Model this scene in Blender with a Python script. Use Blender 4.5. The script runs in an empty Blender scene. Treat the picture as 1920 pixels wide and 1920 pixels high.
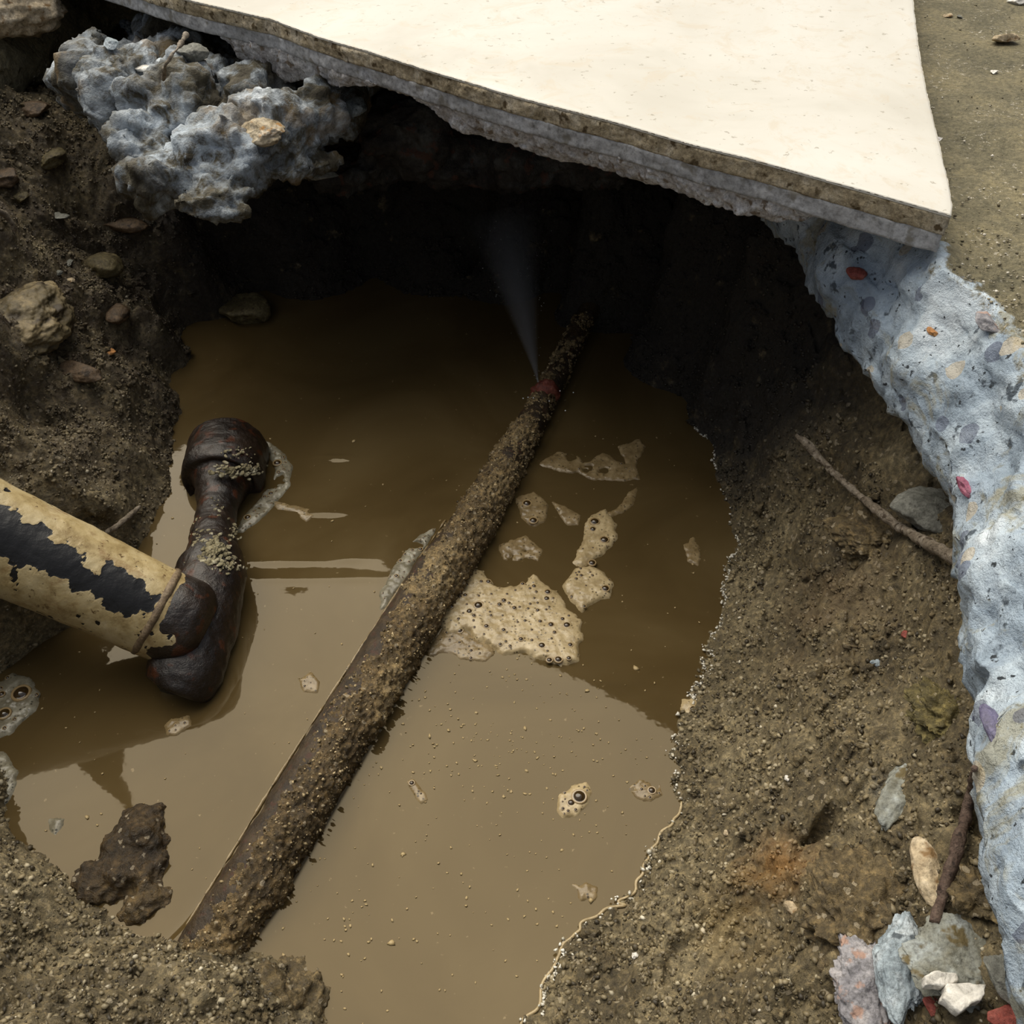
import bpy, bmesh, math, random
import numpy as np
from mathutils import Vector, Matrix
SC = bpy.context.scene
COL = SC.collection
# ------------------------------------------------------------------ camera
H = 0.39                       # camera height above the water (m)
TH = math.radians(45)          # tilt from straight down
F = 1800.0                     # focal length in pixels of the 1920 frame
S_, C_ = math.sin(TH), math.cos(TH)
cam_data = bpy.data.cameras.new('camera')
cam_data.sensor_width = 36
cam_data.lens = F / 1920 * 36
cam_data.clip_start = 0.005
cam = bpy.data.objects.new('camera', cam_data)
cam.location = (0, 0, H)
cam.rotation_euler = (TH, 0, 0)
COL.objects.link(cam)
SC.camera = cam
# ------------------------------------------------------------------ sky light
w = bpy.data.worlds.new('sky')
SC.world = w
w.use_nodes = True
nt = w.node_tree
nt.nodes.clear()
wo = nt.nodes.new('ShaderNodeOutputWorld')
bg = nt.nodes.new('ShaderNodeBackground')
tc = nt.nodes.new('ShaderNodeTexCoord')
dp = nt.nodes.new('ShaderNodeVectorMath'); dp.operation = 'DOT_PRODUCT'
dp.inputs[1].default_value = Vector((-0.26, 0.48, 0.85)).normalized()
rp = nt.nodes.new('ShaderNodeValToRGB')
rp.color_ramp.interpolation = 'EASE'
e = rp.color_ramp.elements
e[0].position = 0.10; e[0].color = (0.040, 0.042, 0.046, 1)
e[1].position = 0.93; e[1].color = (1.0, 0.93, 0.80, 1)
m1 = e.new(0.74); m1.color = (0.082, 0.087, 0.098, 1)
nt.links.new(tc.outputs['Generated'], dp.inputs[0])
nt.links.new(dp.outputs['Value'], rp.inputs[0])
nt.links.new(rp.outputs[0], bg.inputs[0])
bg.inputs[1].default_value = 4.7
nt.links.new(bg.outputs[0], wo.inputs[0])
vs = SC.view_settings
vs.view_transform = 'Standard'; vs.look = 'None'; vs.gamma = 1.0; vs.exposure = 0.12
try: vs.use_curve_mapping = False
except Exception: pass
SC.cycles.use_denoising = True
SC.cycles.max_bounces = 6
SC.cycles.sample_clamp_indirect = 4

# ------------------------------------------------------------------ helpers
rng = np.random.default_rng(11)
def ray(px, py):
    u = (px - 960) / F; v = (960 - py) / F
    return Vector((u, S_ + v * C_, -C_ + v * S_))
def P(px, py, z=0.0):
    d = ray(px, py); t = (H - z) / -d.z
    return Vector((d.x * t, d.y * t, z))
def proj(p):
    x, y, z = p; dz = z - H
    dep = y * S_ - dz * C_
    return 960 + F * x / dep, 960 - F * (y * C_ + dz * S_) / dep
def mm(px, py, z, n):          # metres covered by n pixels at that place
    d = ray(px, py); t = (H - z) / -d.z
    return n * t / F

def vnoise(p, seed=0):
    pi = np.floor(p).astype(np.int64); f = p - pi
    f = f * f * f * (f * (f * 6 - 15) + 10)
    def h(a, b, c):
        n = (a * 73856093) ^ (b * 19349663) ^ (c * 83492791) ^ (seed * 2654435761 & 0x7fffffff)
        n = (n ^ (n >> 13)) * 1274126177 & 0x7fffffff
        n = (n ^ (n >> 15)) * 2246822519 & 0x7fffffff
        return ((n ^ (n >> 11)) & 0xffffff) / float(0xffffff)
    x, y, z = pi[:, 0], pi[:, 1], pi[:, 2]
    fx, fy, fz = f[:, 0], f[:, 1], f[:, 2]
    r = 0
    for i in (0, 1):
        for j in (0, 1):
            for k in (0, 1):
                r = r + h(x + i, y + j, z + k) * (fx if i else 1 - fx) * (fy if j else 1 - fy) * (fz if k else 1 - fz)
    return r * 2 - 1
def fbm(p, scale, octv=4, seed=0, gain=0.5):
    p = np.asarray(p, float); r = 0; a = 1; s = scale
    for o in range(octv):
        r = r + a * vnoise(p * s + 17.3 * o, seed + o); a *= gain; s *= 2.07
    return r
def billow(p, scale, octv=3, seed=0, gain=0.5):
    p = np.asarray(p, float); r = 0; a = 1; s = scale
    for o in range(octv):
        r = r + a * (np.abs(vnoise(p * s + 9.1 * o, seed + o)) * 2 - 0.7); a *= gain; s *= 2.1
    return r

def mesh_np(name, V, Fc, mat, smooth=True, parent=None):
    me = bpy.data.meshes.new(name)
    V = np.asarray(V, np.float32)
    if isinstance(Fc, np.ndarray):
        n, k = Fc.shape
        me.vertices.add(len(V)); me.vertices.foreach_set('co', V.ravel())
        me.loops.add(n * k); me.loops.foreach_set('vertex_index', Fc.astype(np.int32).ravel())
        me.polygons.add(n)
        me.polygons.foreach_set('loop_start', np.arange(0, n * k, k, dtype=np.int32))
        me.polygons.foreach_set('loop_total', np.full(n, k, np.int32))
    else:
        me.from_pydata([tuple(map(float, v)) for v in V], [], [tuple(f) for f in Fc])
    me.update(calc_edges=True); me.validate()
    me.polygons.foreach_set('use_smooth', np.full(len(me.polygons), smooth, bool))
    for m in (mat if isinstance(mat, (list, tuple)) else [mat]):
        if m is not None: me.materials.append(m)
    o = bpy.data.objects.new(name, me)
    COL.objects.link(o)
    if parent is not None: o.parent = parent
    return o
def recenter(o, c):
    c = Vector(c)
    o.data.transform(Matrix.Translation(-c)); o.location = c
    return o
def empty(name, loc):
    o = bpy.data.objects.new(name, None); COL.objects.link(o); o.location = loc; o.empty_display_size = .01
    return o
def child(o, root):            # o's mesh is in world coordinates
    o.data.transform(Matrix.Translation(-Vector(root.location))); o.parent = root
    return o
def tag(o, label=None, cat=None, group=None, kind=None):
    if label: o['label'] = label
    if cat: o['category'] = cat
    if group: o['group'] = group
    if kind: o['kind'] = kind
    return o
def grid_faces(nr, nc, closed=False):
    i, j = np.meshgrid(np.arange(nr - 1), np.arange(nc if closed else nc - 1), indexing='ij')
    i = i.ravel(); j = j.ravel(); j2 = (j + 1) % nc
    return np.stack([i * nc + j, i * nc + j2, (i + 1) * nc + j2, (i + 1) * nc + j], 1)
def ico(sub):
    bm = bmesh.new(); bmesh.ops.create_icosphere(bm, subdivisions=sub, radius=1)
    V = np.array([v.co[:] for v in bm.verts]); Fc = np.array([[v.index for v in f.verts] for f in bm.faces])
    bm.free(); return V, Fc
ICO = {k: ico(k) for k in (1, 2, 3, 4, 5, 6)}
def in_poly(x, y, poly):
    x = np.asarray(x, float); y = np.asarray(y, float)
    r = np.zeros(x.shape, bool); n = len(poly)
    for i in range(n):
        x1, y1 = poly[i][0], poly[i][1]; x2, y2 = poly[(i + 1) % n][0], poly[(i + 1) % n][1]
        c = (y1 > y) != (y2 > y)
        xi = (x2 - x1) * (y - y1) / ((y2 - y1) if y2 != y1 else 1e-12) + x1
        r ^= c & (x < xi)
    return r
def seg_dist(x, y, pts, closed=False):
    d = np.full(np.shape(x), 1e9); n = len(pts)
    for i in range(n if closed else n - 1):
        ax, ay = pts[i][0], pts[i][1]; bx, by = pts[(i + 1) % n][0], pts[(i + 1) % n][1]
        vx, vy = bx - ax, by - ay; L = vx * vx + vy * vy + 1e-18
        t = np.clip(((x - ax) * vx + (y - ay) * vy) / L, 0, 1)
        d = np.minimum(d, np.hypot(x - ax - t * vx, y - ay - t * vy))
    return d
def resample(pts, n, closed=False):
    p = np.array([tuple(q) for q in pts], float)
    if closed: p = np.vstack([p, p[:1]])
    s = np.r_[0, np.cumsum(np.linalg.norm(np.diff(p, axis=0), axis=1))]
    t = np.linspace(0, s[-1], n, endpoint=not closed)
    return np.stack([np.interp(t, s, p[:, k]) for k in range(p.shape[1])], 1)
def smooth_line(p, it, closed=False):
    p = p.copy()
    for _ in range(it):
        if closed: p = (np.roll(p, 1, 0) + 2 * p + np.roll(p, -1, 0)) / 4
        else: p[1:-1] = (p[:-2] + 2 * p[1:-1] + p[2:]) / 4
    return p

# ------------------------------------------------------------------ materials
def srgb(r, g, b):
    f = lambda c: ((c / 255 + .055) / 1.055) ** 2.4 if c > 10 else c / 255 / 12.92
    return (f(r), f(g), f(b), 1)
class Mat:
    def __init__(s, name):
        s.m = bpy.data.materials.new(name); s.m.use_nodes = True
        s.nt = s.m.node_tree; s.b = s.nt.nodes['Principled BSDF']; s.out = s.nt.nodes['Material Output']
        s.co = s.n('ShaderNodeTexCoord').outputs['Object']
    def n(s, t): return s.nt.nodes.new(t)
    def l(s, a, b): s.nt.links.new(a, b)
    def noise(s, scale, detail=5, rough=.6, dist=0, co=None):
        n = s.n('ShaderNodeTexNoise'); n.inputs['Scale'].default_value = scale
        n.inputs['Detail'].default_value = detail; n.inputs['Roughness'].default_value = rough
        n.inputs['Distortion'].default_value = dist; s.l(co or s.co, n.inputs['Vector']); return n.outputs['Fac']
    def voro(s, scale, out='Distance', feat='F1', rnd=1):
        n = s.n('ShaderNodeTexVoronoi'); n.feature = feat; n.inputs['Scale'].default_value = scale
        n.inputs['Randomness'].default_value = rnd; s.l(s.co, n.inputs['Vector']); return n.outputs[out]
    def ramp(s, fac, stops, interp='LINEAR'):
        n = s.n('ShaderNodeValToRGB'); n.color_ramp.interpolation = interp; el = n.color_ramp.elements
        el[0].position, el[0].color = stops[0][0], stops[0][1]
        el[1].position, el[1].color = stops[-1][0], stops[-1][1]
        for p, c in stops[1:-1]:
            q = el.new(p); q.color = c
        s.l(fac, n.inputs[0]); return n.outputs[0]
    def thr(s, fac, a, b):
        n = s.n('ShaderNodeMapRange'); n.inputs[1].default_value = a; n.inputs[2].default_value = b
        s.l(fac, n.inputs[0]); return n.outputs[0]
    def math(s, op, a, b):
        n = s.n('ShaderNodeMath'); n.operation = op
        for i, q in enumerate((a, b)):
            if isinstance(q, (int, float)): n.inputs[i].default_value = q
            else: s.l(q, n.inputs[i])
        return n.outputs[0]
    def mix(s, fac, a, b, mode='MIX'):
        n = s.n('ShaderNodeMix'); n.data_type = 'RGBA'; n.blend_type = mode
        for k, q in ((0, fac), (6, a), (7, b)):
            if isinstance(q, (int, float)): n.inputs[k].default_value = q
            elif isinstance(q, tuple): n.inputs[k].default_value = q
            else: s.l(q, n.inputs[k])
        return n.outputs[2]
    def spot(s, loc, r0, r1):    # 1 near a place, 0 beyond r1
        v = s.n('ShaderNodeVectorMath'); v.operation = 'DISTANCE'; v.inputs[1].default_value = loc
        s.l(s.co, v.inputs[0])
        return s.thr(v.outputs['Value'], r1, r0)
    def bump(s, fac, dist, strength=1.0):
        n = s.n('ShaderNodeBump'); n.inputs['Strength'].default_value = strength; n.inputs['Distance'].default_value = dist
        s.l(fac, n.inputs['Height'])
        if s.b.inputs['Normal'].links: s.l(s.b.inputs['Normal'].links[0].from_socket, n.inputs['Normal'])
        s.l(n.outputs[0], s.b.inputs['Normal']); return n
    def done(s, color=None, rough=.8, spec=.5, **k):
        if color is not None:
            if isinstance(color, tuple): s.b.inputs['Base Color'].default_value = color
            else: s.l(color, s.b.inputs['Base Color'])
        if isinstance(rough, (int, float)): s.b.inputs['Roughness'].default_value = rough
        else: s.l(rough, s.b.inputs['Roughness'])
        s.b.inputs['Specular IOR Level'].default_value = spec
        for a, v in k.items(): s.b.inputs[a.replace('_', ' ')].default_value = v
        return s.m

def soil_mat(name, dark, mid, light, stains_shade=(), rough=(.35, .85)):
    m = Mat(name)
    n1 = m.noise(22, 5, .65)
    base = m.ramp(n1, [(.3, dark), (.5, mid), (.72, light)])
    g = m.noise(330, 4, .75)
    base = m.mix(.85, base, m.ramp(g, [(.3, (.22, .2, .18, 1)), (.5, (.85, .83, .8, 1)), (.68, (2.0, 1.9, 1.75, 1))]), 'MULTIPLY')
    v = m.voro(620, 'Color')
    pv = m.n('ShaderNodeSeparateColor'); m.l(v, pv.inputs[0])
    base = m.mix(m.math('MULTIPLY', m.thr(pv.outputs[0], .965, .97), .5), base, srgb(190, 176, 150))
    for loc, r0, r1, c, a in stains_shade:
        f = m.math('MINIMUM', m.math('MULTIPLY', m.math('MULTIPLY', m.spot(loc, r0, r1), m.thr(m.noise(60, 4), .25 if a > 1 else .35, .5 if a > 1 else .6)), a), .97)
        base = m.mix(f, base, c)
    m.bump(m.noise(420, 5, .75), .0018, .9)
    m.bump(m.voro(300), .0009, .6)
    return m.done(base, m.ramp(m.noise(300, 3), [(.35, (rough[0],) * 3 + (1,)), (.6, (rough[1],) * 3 + (1,))]), .5)

def rock_mat(name, dark, mid, light, rough=.75, scale=60, bump=.0008, spots=None, spec=.4):
    m = Mat(name)
    c = m.ramp(m.noise(scale, 6, .65, .4), [(.3, dark), (.5, mid), (.7, light)])
    g = m.noise(scale * 7, 4, .7)
    c = m.mix(.75, c, m.ramp(g, [(.32, (.35, .34, .32, 1)), (.5, (.95, .95, .95, 1)), (.7, (1.4, 1.4, 1.4, 1))]), 'MULTIPLY')
    if spots:
        c = m.mix(m.thr(m.noise(scale * 2.3, 3, .5), .58, .66), c, spots)
    m.bump(m.noise(scale * 6, 5, .75), bump, 1)
    m.bump(m.noise(scale * 1.6, 4, .6), bump * 2.2, .7)
    return m.done(c, rough, spec)

# ------------------------------------------------------------------ the ground: shape
SHORE = [(1290,755),(1335,830),(1370,950),(1372,1050),(1345,1150),(1312,1250),(1275,1350),(1256,1430),(1268,1500),(1215,1600),(1188,1690),(1085,1740),(1030,1840),(975,1925)]
ctl = []
def cp(z, *pts):
    for a in pts: ctl.append(tuple(P(a[0], a[1], z)))
cp(0, *SHORE)
cp(0, (1200,640),(1060,560),(900,520),(700,520),(500,545),(380,600),(325,700),(325,800),(318,880),(300,950),(270,1010),(200,1050))
cp(0, (-60,1280),(-20,1420),(10,1520),(60,1590),(150,1680),(240,1740),(300,1755),(400,1770),(500,1790),(560,1830),(600,1880),(612,1925))
cp(-.035, (650,1000),(900,800),(1000,1300),(800,1600),(500,1400),(600,780),(1150,900),(850,1850),(300,1250),(150,1350),(1100,1100),(1080,1500),(450,900),(330,1500))
cp(-.02, (1200,1000),(1180,1300),(400,1000),(100,1250),(700,680),(1000,690))
# right bank up to the underside of the broken slab
cp(.108, (1500,520),(1600,640),(1690,740),(1770,850),(1810,940),(1800,1050),(1800,1150),(1835,1300),(1830,1420),(1835,1540),(1865,1650),(1890,1760),(1925,1900))
cp(.012, (1440,1000),(1400,1250),(1340,1400),(1300,1620),(1180,1800))
cp(.052, (1560,1000),(1560,1200),(1540,1400),(1480,850),(1500,1650),(1420,1850))
cp(.082, (1690,1000),(1700,1200),(1700,1400),(1690,1550),(1640,1750),(1650,1900),(1620,860))
cp(.03, (1380,760),(1300,1830),(1420,1550))
cp(.05, (1340,620),(1240,500),(1100,420)); cp(.11, (1400,470),(1270,370),(1100,290),(950,250),(800,230))
cp(.05, (900,400),(700,380),(500,420),(350,480)); cp(.02,(900,480),(650,480),(420,530))
cp(.10, (600,240),(400,270),(200,200)); cp(.13,(60,150)); 
# left bank
cp(.035, (250,700),(230,820),(200,930),(290,600)); cp(.055, (100,720),(80,850),(150,600),(230,480)); cp(.075,(0,700),(-60,820),(-80,950),(20,600),(80,480))
cp(.11, (0,450),(20,350),(100,330)); cp(.14,(0,200),(-100,500),(-160,800),(-50,330)); cp(.045,(-200,1080)); cp(.1,(-300,1250))
cp(.03,(-150,1350),(-120,1500)); cp(.07,(-260,1500))
# front left mound
cp(.014,(60,1680),(200,1790)); cp(.017,(370,1785),(450,1790)); cp(.024, (400,1830),(470,1840),(340,1820)); cp(.018,(300,1790)); cp(.028,(430,1900)); cp(.03,(0,1800),(150,1880),(300,1960)); cp(.05,(0,1930),(-100,1800),(150,2050),(450,2100))
for x, y, z in [(-.5,.1,.14),(-.5,.5,.15),(-.45,.85,.15),(-.1,.9,.15),(.3,.85,.12),(.5,.6,.12),(.5,.2,.12),(.45,-.1,.12),(.2,-.2,.11),(-.1,-.2,.1),(-.4,-.2,.12),(-.3,.0,.1),(.25,.3,.112),(.25,.1,.112),(.25,.5,.112),(0,.75,.14),(.2,.7,.11),(-.2,.78,.15),(0,0,.05),(.1,0,.06)]:
    ctl.append((x, y, z))
ctl = np.array(ctl)
def solve_rbf(c):
    d = np.hypot(c[:, None, 0] - c[None, :, 0], c[:, None, 1] - c[None, :, 1])
    n = len(c); A = np.zeros((n + 3, n + 3)); A[:n, :n] = np.sqrt(d * d + .006 ** 2) - 4e-4 * np.eye(n)
    A[:n, n] = 1; A[:n, n + 1:] = c[:, :2]; A[n:, :n] = A[:n, n:].T
    return np.linalg.solve(A, np.r_[c[:, 2], 0, 0, 0])
wts = solve_rbf(ctl)
def base_h(x, y):
    r = wts[-3] + wts[-2] * x + wts[-1] * y
    for i in range(len(ctl)):
        r = r + wts[i] * np.sqrt((x - ctl[i, 0]) ** 2 + (y - ctl[i, 1]) ** 2 + .006 ** 2)
    return r
X0, X1, Y0, Y1, ST = -.46, .36, -.08, .84, .0011
gx = np.arange(X0, X1, ST); gy = np.arange(Y0, Y1, ST)
GX, GY = np.meshgrid(gx, gy)
GZ = base_h(GX, GY)
q = np.stack([GX.ravel(), GY.ravel(), GZ.ravel() * 1.2], 1)
q3 = q.copy(); q3[:, 2] *= 1.0
amp = np.clip(.25 + np.abs(GZ.ravel()) / .03, .25, 1)       # gentler beside the waterline
dz = amp * (.0055 * fbm(q, 24, 3, 3) + .0035 * billow(q, 60, 3, 5)) + .0016 * billow(q, 150, 3, 9, .65) * (GZ.ravel() > -.012)
GZ2 = GZ + dz.reshape(GZ.shape)
# local features: pits and shelves in the banks
def dent(px, py, z, rad, depth):
    global GZ2
    c = P(px, py, z); r = np.hypot(GX - c.x, GY - c.y)
    GZ2 = GZ2 - depth * np.exp(-(r / rad) ** 2)
dent(1548,1530,.055,.0055,.024); dent(1820,1600,.08,.009,.02); dent(1650,690,.08,.016,.03); dent(130,350,.1,.02,.03); dent(1450,960,.03,.005,.006); dent(1600,1300,.055,.02,.004)
dent(440,1800,.012,.006,.008)
def terrain(x, y):
    i = (y - Y0) / ST; j = (x - X0) / ST
    i = min(max(i, 0), GZ2.shape[0] - 2.001); j = min(max(j, 0), GZ2.shape[1] - 2.001)
    a, b = int(i), int(j); fi, fj = i - a, j - b
    return (GZ2[a, b] * (1 - fi) * (1 - fj) + GZ2[a + 1, b] * fi * (1 - fj) + GZ2[a, b + 1] * (1 - fi) * fj + GZ2[a + 1, b + 1] * fi * fj)

STAINS_SHADE = [(tuple(P(1455,1625,.045)), .004, .022, srgb(140, 98, 44), .7), (tuple(P(1410,1740,.03)), .004, .03, srgb(120, 95, 40), .5),
          (tuple(P(1690,1215,.066)), .001, .006, srgb(125, 50, 28), .9), (tuple(P(1680,1490,.066)), .004, .013, srgb(140, 146, 146), .8),
          (tuple(P(1620,1040,.055)), .004, .02, srgb(120, 122, 122), .4), (tuple(P(1780,1330,.08)), .006, .016, srgb(140, 136, 90), .6),
          (tuple(P(850,380,.06)), .12, .26, srgb(30, 26, 21), 2.0), (tuple(P(1360,500,.08)), .07, .17, srgb(38, 33, 26), 2.0), (tuple(P(60,560,.07)), .05, .22, srgb(60, 48, 36), .75),  # first two spots: cavity and upper right bank shade painted into the soil
          (tuple(P(1560,1130,.05)), .01, .05, srgb(110, 92, 66), .6)]
M_soil = soil_mat('wet_sandy_soil', srgb(60, 52, 36), srgb(106, 95, 70), srgb(144, 133, 105), STAINS_SHADE)
V = np.stack([GX.ravel(), GY.ravel(), GZ2.ravel()], 1)
lat = np.clip(GZ.ravel() / .02, 0, 1)                     # sideways roughness, so that steep faces are lumpy too
V[:, 0] += lat * (.003 * fbm(q3, 45, 4, 21)); V[:, 1] += lat * (.003 * fbm(q3, 45, 4, 31))
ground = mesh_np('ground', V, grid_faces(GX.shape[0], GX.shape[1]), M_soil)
tag(ground, 'wet sandy soil banks and bottom of the dug pit', kind='structure')

# ------------------------------------------------------------------ the broken concrete floor round the pit
ZT = .190
rimL = [(1450,395),(1515,470),(1535,540),(1600,600),(1660,700),(1720,760),(1760,830),(1800,900),(1812,960),(1805,1050),(1798,1120),(1825,1200),(1842,1290),(1838,1350),(1830,1420),(1825,1500),(1842,1560),(1868,1650),(1885,1720),(1900,1800),(1918,1860),(1960,2000)]
rim = [(-.30,.78),(-.2,.73),(-.10,.68),(.0,.64),(.09,.58),(.13,.50)] + [tuple(P(a, b, .145))[:2] for a, b in rimL[1:]] + [(.135,.03),(.10,-.03),(0,-.07),(-.12,-.06),(-.24,.0),(-.31,.1),(-.33,.22),(-.32,.36),(-.34,.5),(-.33,.585),(-.325,.68)]
nS = 900
R0 = resample([(x, y, 0) for x, y in rim], nS, True); R0 = smooth_line(R0, 4, True)
cen = np.array([-.1, .3, 0]); dirn = R0 - cen; dirn /= np.linalg.norm(dirn, axis=1)[:, None]
tan = np.roll(R0, -3, 0) - np.roll(R0, 3, 0); nrm = np.stack([tan[:, 1], -tan[:, 0], 0 * tan[:, 0]], 1); nrm /= np.linalg.norm(nrm, axis=1)[:, None]
nrm *= np.sign((nrm * dirn).sum(1))[:, None]
nrm = smooth_line(nrm, 60, True); nrm /= np.linalg.norm(nrm, axis=1)[:, None]
prof = []                                                  # (outward offset, z, broken?)
for k in range(14): prof.append((.13 * (1 - k / 13) ** 1.5 + .006, .126 + .006 * (k / 13), 1))
for k in range(46):
    t = k / 45; prof.append((.004 * (1 - math.sin(math.pi * min(t * 1.6, 1))) - .001 + .022 * max(0, t - .35) ** 1.3, .133 + .057 * t, 1))
o0 = prof[-1][0]
for k in range(1, 170): prof.append((o0 + .0013 * k + 0.0000006 * k ** 3, ZT, 0))
VV = []; dirt = []
for off, z, br in prof:
    p = R0 + nrm * min(off, .02) + dirn * max(off - .02, 0); p[:, 2] = z
    VV.append(p); dirt.append(np.full(nS, off))
A = np.array(VV).reshape(-1, 3); off = np.array(dirt).ravel(); brk = np.repeat([b for _, _, b in prof], nS).astype(float)
zrel = np.clip((ZT - A[:, 2]) / .02, 0, 1)
ew = np.clip(1 - (off - o0) / .02, 0, 1)
d1 = fbm(A, 38, 4, 41) * .0036 + billow(A, 70, 2, 43) * .0012 + fbm(A, 260, 3, 45) * .0005
d2 = fbm(A, 38, 4, 51) * .004 + billow(A, 120, 3, 53) * .002
N3 = np.tile(nrm, (len(prof), 1))
keep = np.where(brk > 0, 1, np.maximum(.0, ew) ** 1)
A = A + N3 * (d1 * keep)[:, None]
A[:, 2] += d2 * np.where(brk > 0, np.clip(zrel, .3, 1), ew * .5) + np.where(brk > 0, 0, fbm(A, 30, 3, 61) * .0008 + fbm(A, 300, 3, 63) * .0004 + .0012 * ew * fbm(A, 120, 3, 65))
m = Mat('broken_concrete')
c = m.ramp(m.noise(30, 6, .6, .3), [(.3, srgb(118, 132, 146)), (.46, srgb(164, 180, 196)), (.58, srgb(190, 204, 216)), (.72, srgb(218, 228, 236))])
c = m.mix(.55, c, m.ramp(m.noise(210, 5, .75), [(.3, (.45, .46, .5, 1)), (.5, (1, 1, 1, 1)), (.7, (1.15, 1.15, 1.15, 1))]), 'MULTIPLY')
c = m.mix(m.thr(m.noise(140, 3, .6), .62, .68), c, srgb(84, 94, 104))
c = m.mix(m.thr(m.noise(330, 2, .5), .68, .72), c, srgb(60, 66, 72))
c = m.mix(m.math('MULTIPLY', m.thr(m.noise(34, 5, .7, .5), .54, .62), .65), c, srgb(150, 142, 108))
vc = m.n('ShaderNodeSeparateColor'); m.l(m.voro(95, 'Color'), vc.inputs[0])
inside = m.math('LESS_THAN', m.voro(95), .42)
c = m.mix(m.math('MULTIPLY', m.math('MULTIPLY', m.math('GREATER_THAN', vc.outputs[0], .86), inside), .6), c, srgb(80, 84, 108))
c = m.mix(m.math('MULTIPLY', m.math('MULTIPLY', m.math('LESS_THAN', vc.outputs[0], .10), inside), .6), c, srgb(196, 180, 150))
at = m.n('ShaderNodeAttribute'); at.attribute_name = 'dust'
top = m.ramp(m.noise(26, 6, .7, .6), [(.3, srgb(92, 88, 70)), (.5, srgb(120, 113, 90)), (.68, srgb(140, 130, 100))])
top = m.mix(.7, top, m.ramp(m.noise(420, 4, .7), [(.32, (.5, .5, .48, 1)), (.5, (1, 1, 1, 1)), (.7, (1.6, 1.55, 1.45, 1))]), 'MULTIPLY')
wn = m.math('MULTIPLY', m.thr(m.noise(480, 3, .7), .60, .68), m.thr(m.noise(36, 3), .47, .6))
top = m.mix(wn, top, srgb(214, 206, 192))
c2 = m.mix(m.thr(m.math('ADD', at.outputs['Fac'], m.math('MULTIPLY', m.math('SUBTRACT', m.noise(90, 5, .7), .5), 1.4)), .42, .58), c, top)
m.bump(m.noise(260, 5, .75), .0022, 1); m.bump(m.noise(90, 4, .6), .002, .6)
M_conc = m.done(c2, .82, .35)
floor = mesh_np('floor', A, grid_faces(len(prof), nS, True), M_conc)
att = floor.data.attributes.new('dust', 'FLOAT', 'POINT')
dust = np.where(brk > 0, np.clip((A[:, 2] - .183) / .012, 0, .4), np.clip((off - o0) / .012, 0, 1) * .75 + .25)
dust = np.maximum(dust, np.clip((-.17 - A[:, 0]) / .05, 0, 1))      # the left rim is smeared with soil
att.data.foreach_set('value', dust.astype(np.float32))
tag(floor, 'broken concrete floor round the pit with bluish broken edge and dusty top', kind='structure')
RIMXY = [(a[0], a[1]) for a in (R0 + nrm * .015)[::6]]
def surf(x, y, floor_ok=True):
    t = terrain(x, y)
    if floor_ok and not bool(in_poly(np.array([x]), np.array([y]), RIMXY)[0]): t = max(t, ZT)
    return t
from mathutils.bvhtree import BVHTree
def bvh(o):
    me = o.data; n = len(me.vertices); co = np.zeros(n * 3, np.float32); me.vertices.foreach_get('co', co); co = co.reshape(-1, 3) + np.array(o.location, np.float32)
    return BVHTree.FromPolygons(co.tolist(), [tuple(p.vertices) for p in me.polygons])
BV = [bvh(ground), bvh(floor)]
def hit(px, py, water=True):
    d = ray(px, py).normalized(); o = Vector((0, 0, H)); best = 9; pt = None
    for b in BV:
        l, n, i, dd = b.ray_cast(o, d)
        if l is not None and dd < best: best = dd; pt = l
    t = -H / d.z
    if water and t < best: pt = o + d * t
    return pt if pt is not None else o + d * .8

# ------------------------------------------------------------------ muddy water
wx = np.arange(-.36, .27, .0011); wy = np.arange(-.0, .68, .0011)
WX, WY = np.meshgrid(wx, wy)
qq = np.stack([WX.ravel(), WY.ravel(), 0 * WX.ravel()], 1)
WZ = (.00012 * fbm(qq, 16, 2, 71)).reshape(WX.shape)
PIPE = [(250,1990,-.022,.0150),(400,1780,-.005,.0148),(470,1665,.003,.0142),(560,1510,.0045,.0142),(632,1390,.005,.0143),(730,1230,.005,.0146),(825,1075,.005,.0148),(880,990,.005,.0138),(930,905,.005,.0122),(975,830,.0055,.0112),(1004,780,.006,.0100),(1028,735,.007,.0090),(1060,670,.009,.0086),(1095,600,.012,.0086),(1135,530,.018,.0086),(1170,470,.03,.0086)]
pc = [P(a, b, c) for a, b, c, r in PIPE]
dpipe = seg_dist(WX, WY, [(p.x, p.y) for p in pc])
WZ += .0016 * np.exp(-np.clip(dpipe - .0125, 0, 1) / .0022)                        # water creeps up the pipe
for a, b, ln, wd, h in [(622,860,.016,.0035,.0015),(600,962,.015,.003,.0011),(540,1052,.02,.003,.0006),(655,1048,.009,.0028,.0005),(672,1084,.012,.003,.0005),(560,1085,.02,.003,.0004)]:
    c = P(a, b); WZ += h * np.exp(-((WX - c.x) / ln) ** 2 - ((WY - c.y) / wd) ** 2)   # little waves
m = Mat('muddy_water')
c = m.ramp(m.noise(9, 4, .55, .8), [(.3, srgb(68, 55, 32)), (.5, srgb(79, 65, 40)), (.7, srgb(89, 75, 49))])
c = m.mix(m.thr(m.noise(260, 3, .6), .69, .74), c, srgb(120, 104, 76))
m.bump(m.noise(60, 3, .5), .0004, .25)
M_water = m.done(c, .035, .5, IOR=1.38)
m.b.inputs['Specular Tint'].default_value = (1, .88, .66, 1)
water = mesh_np('water', np.stack([WX.ravel(), WY.ravel(), WZ.ravel()], 1), grid_faces(*WX.shape), M_water)
tag(water, 'still muddy brown water standing in the pit', kind='structure')

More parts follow.
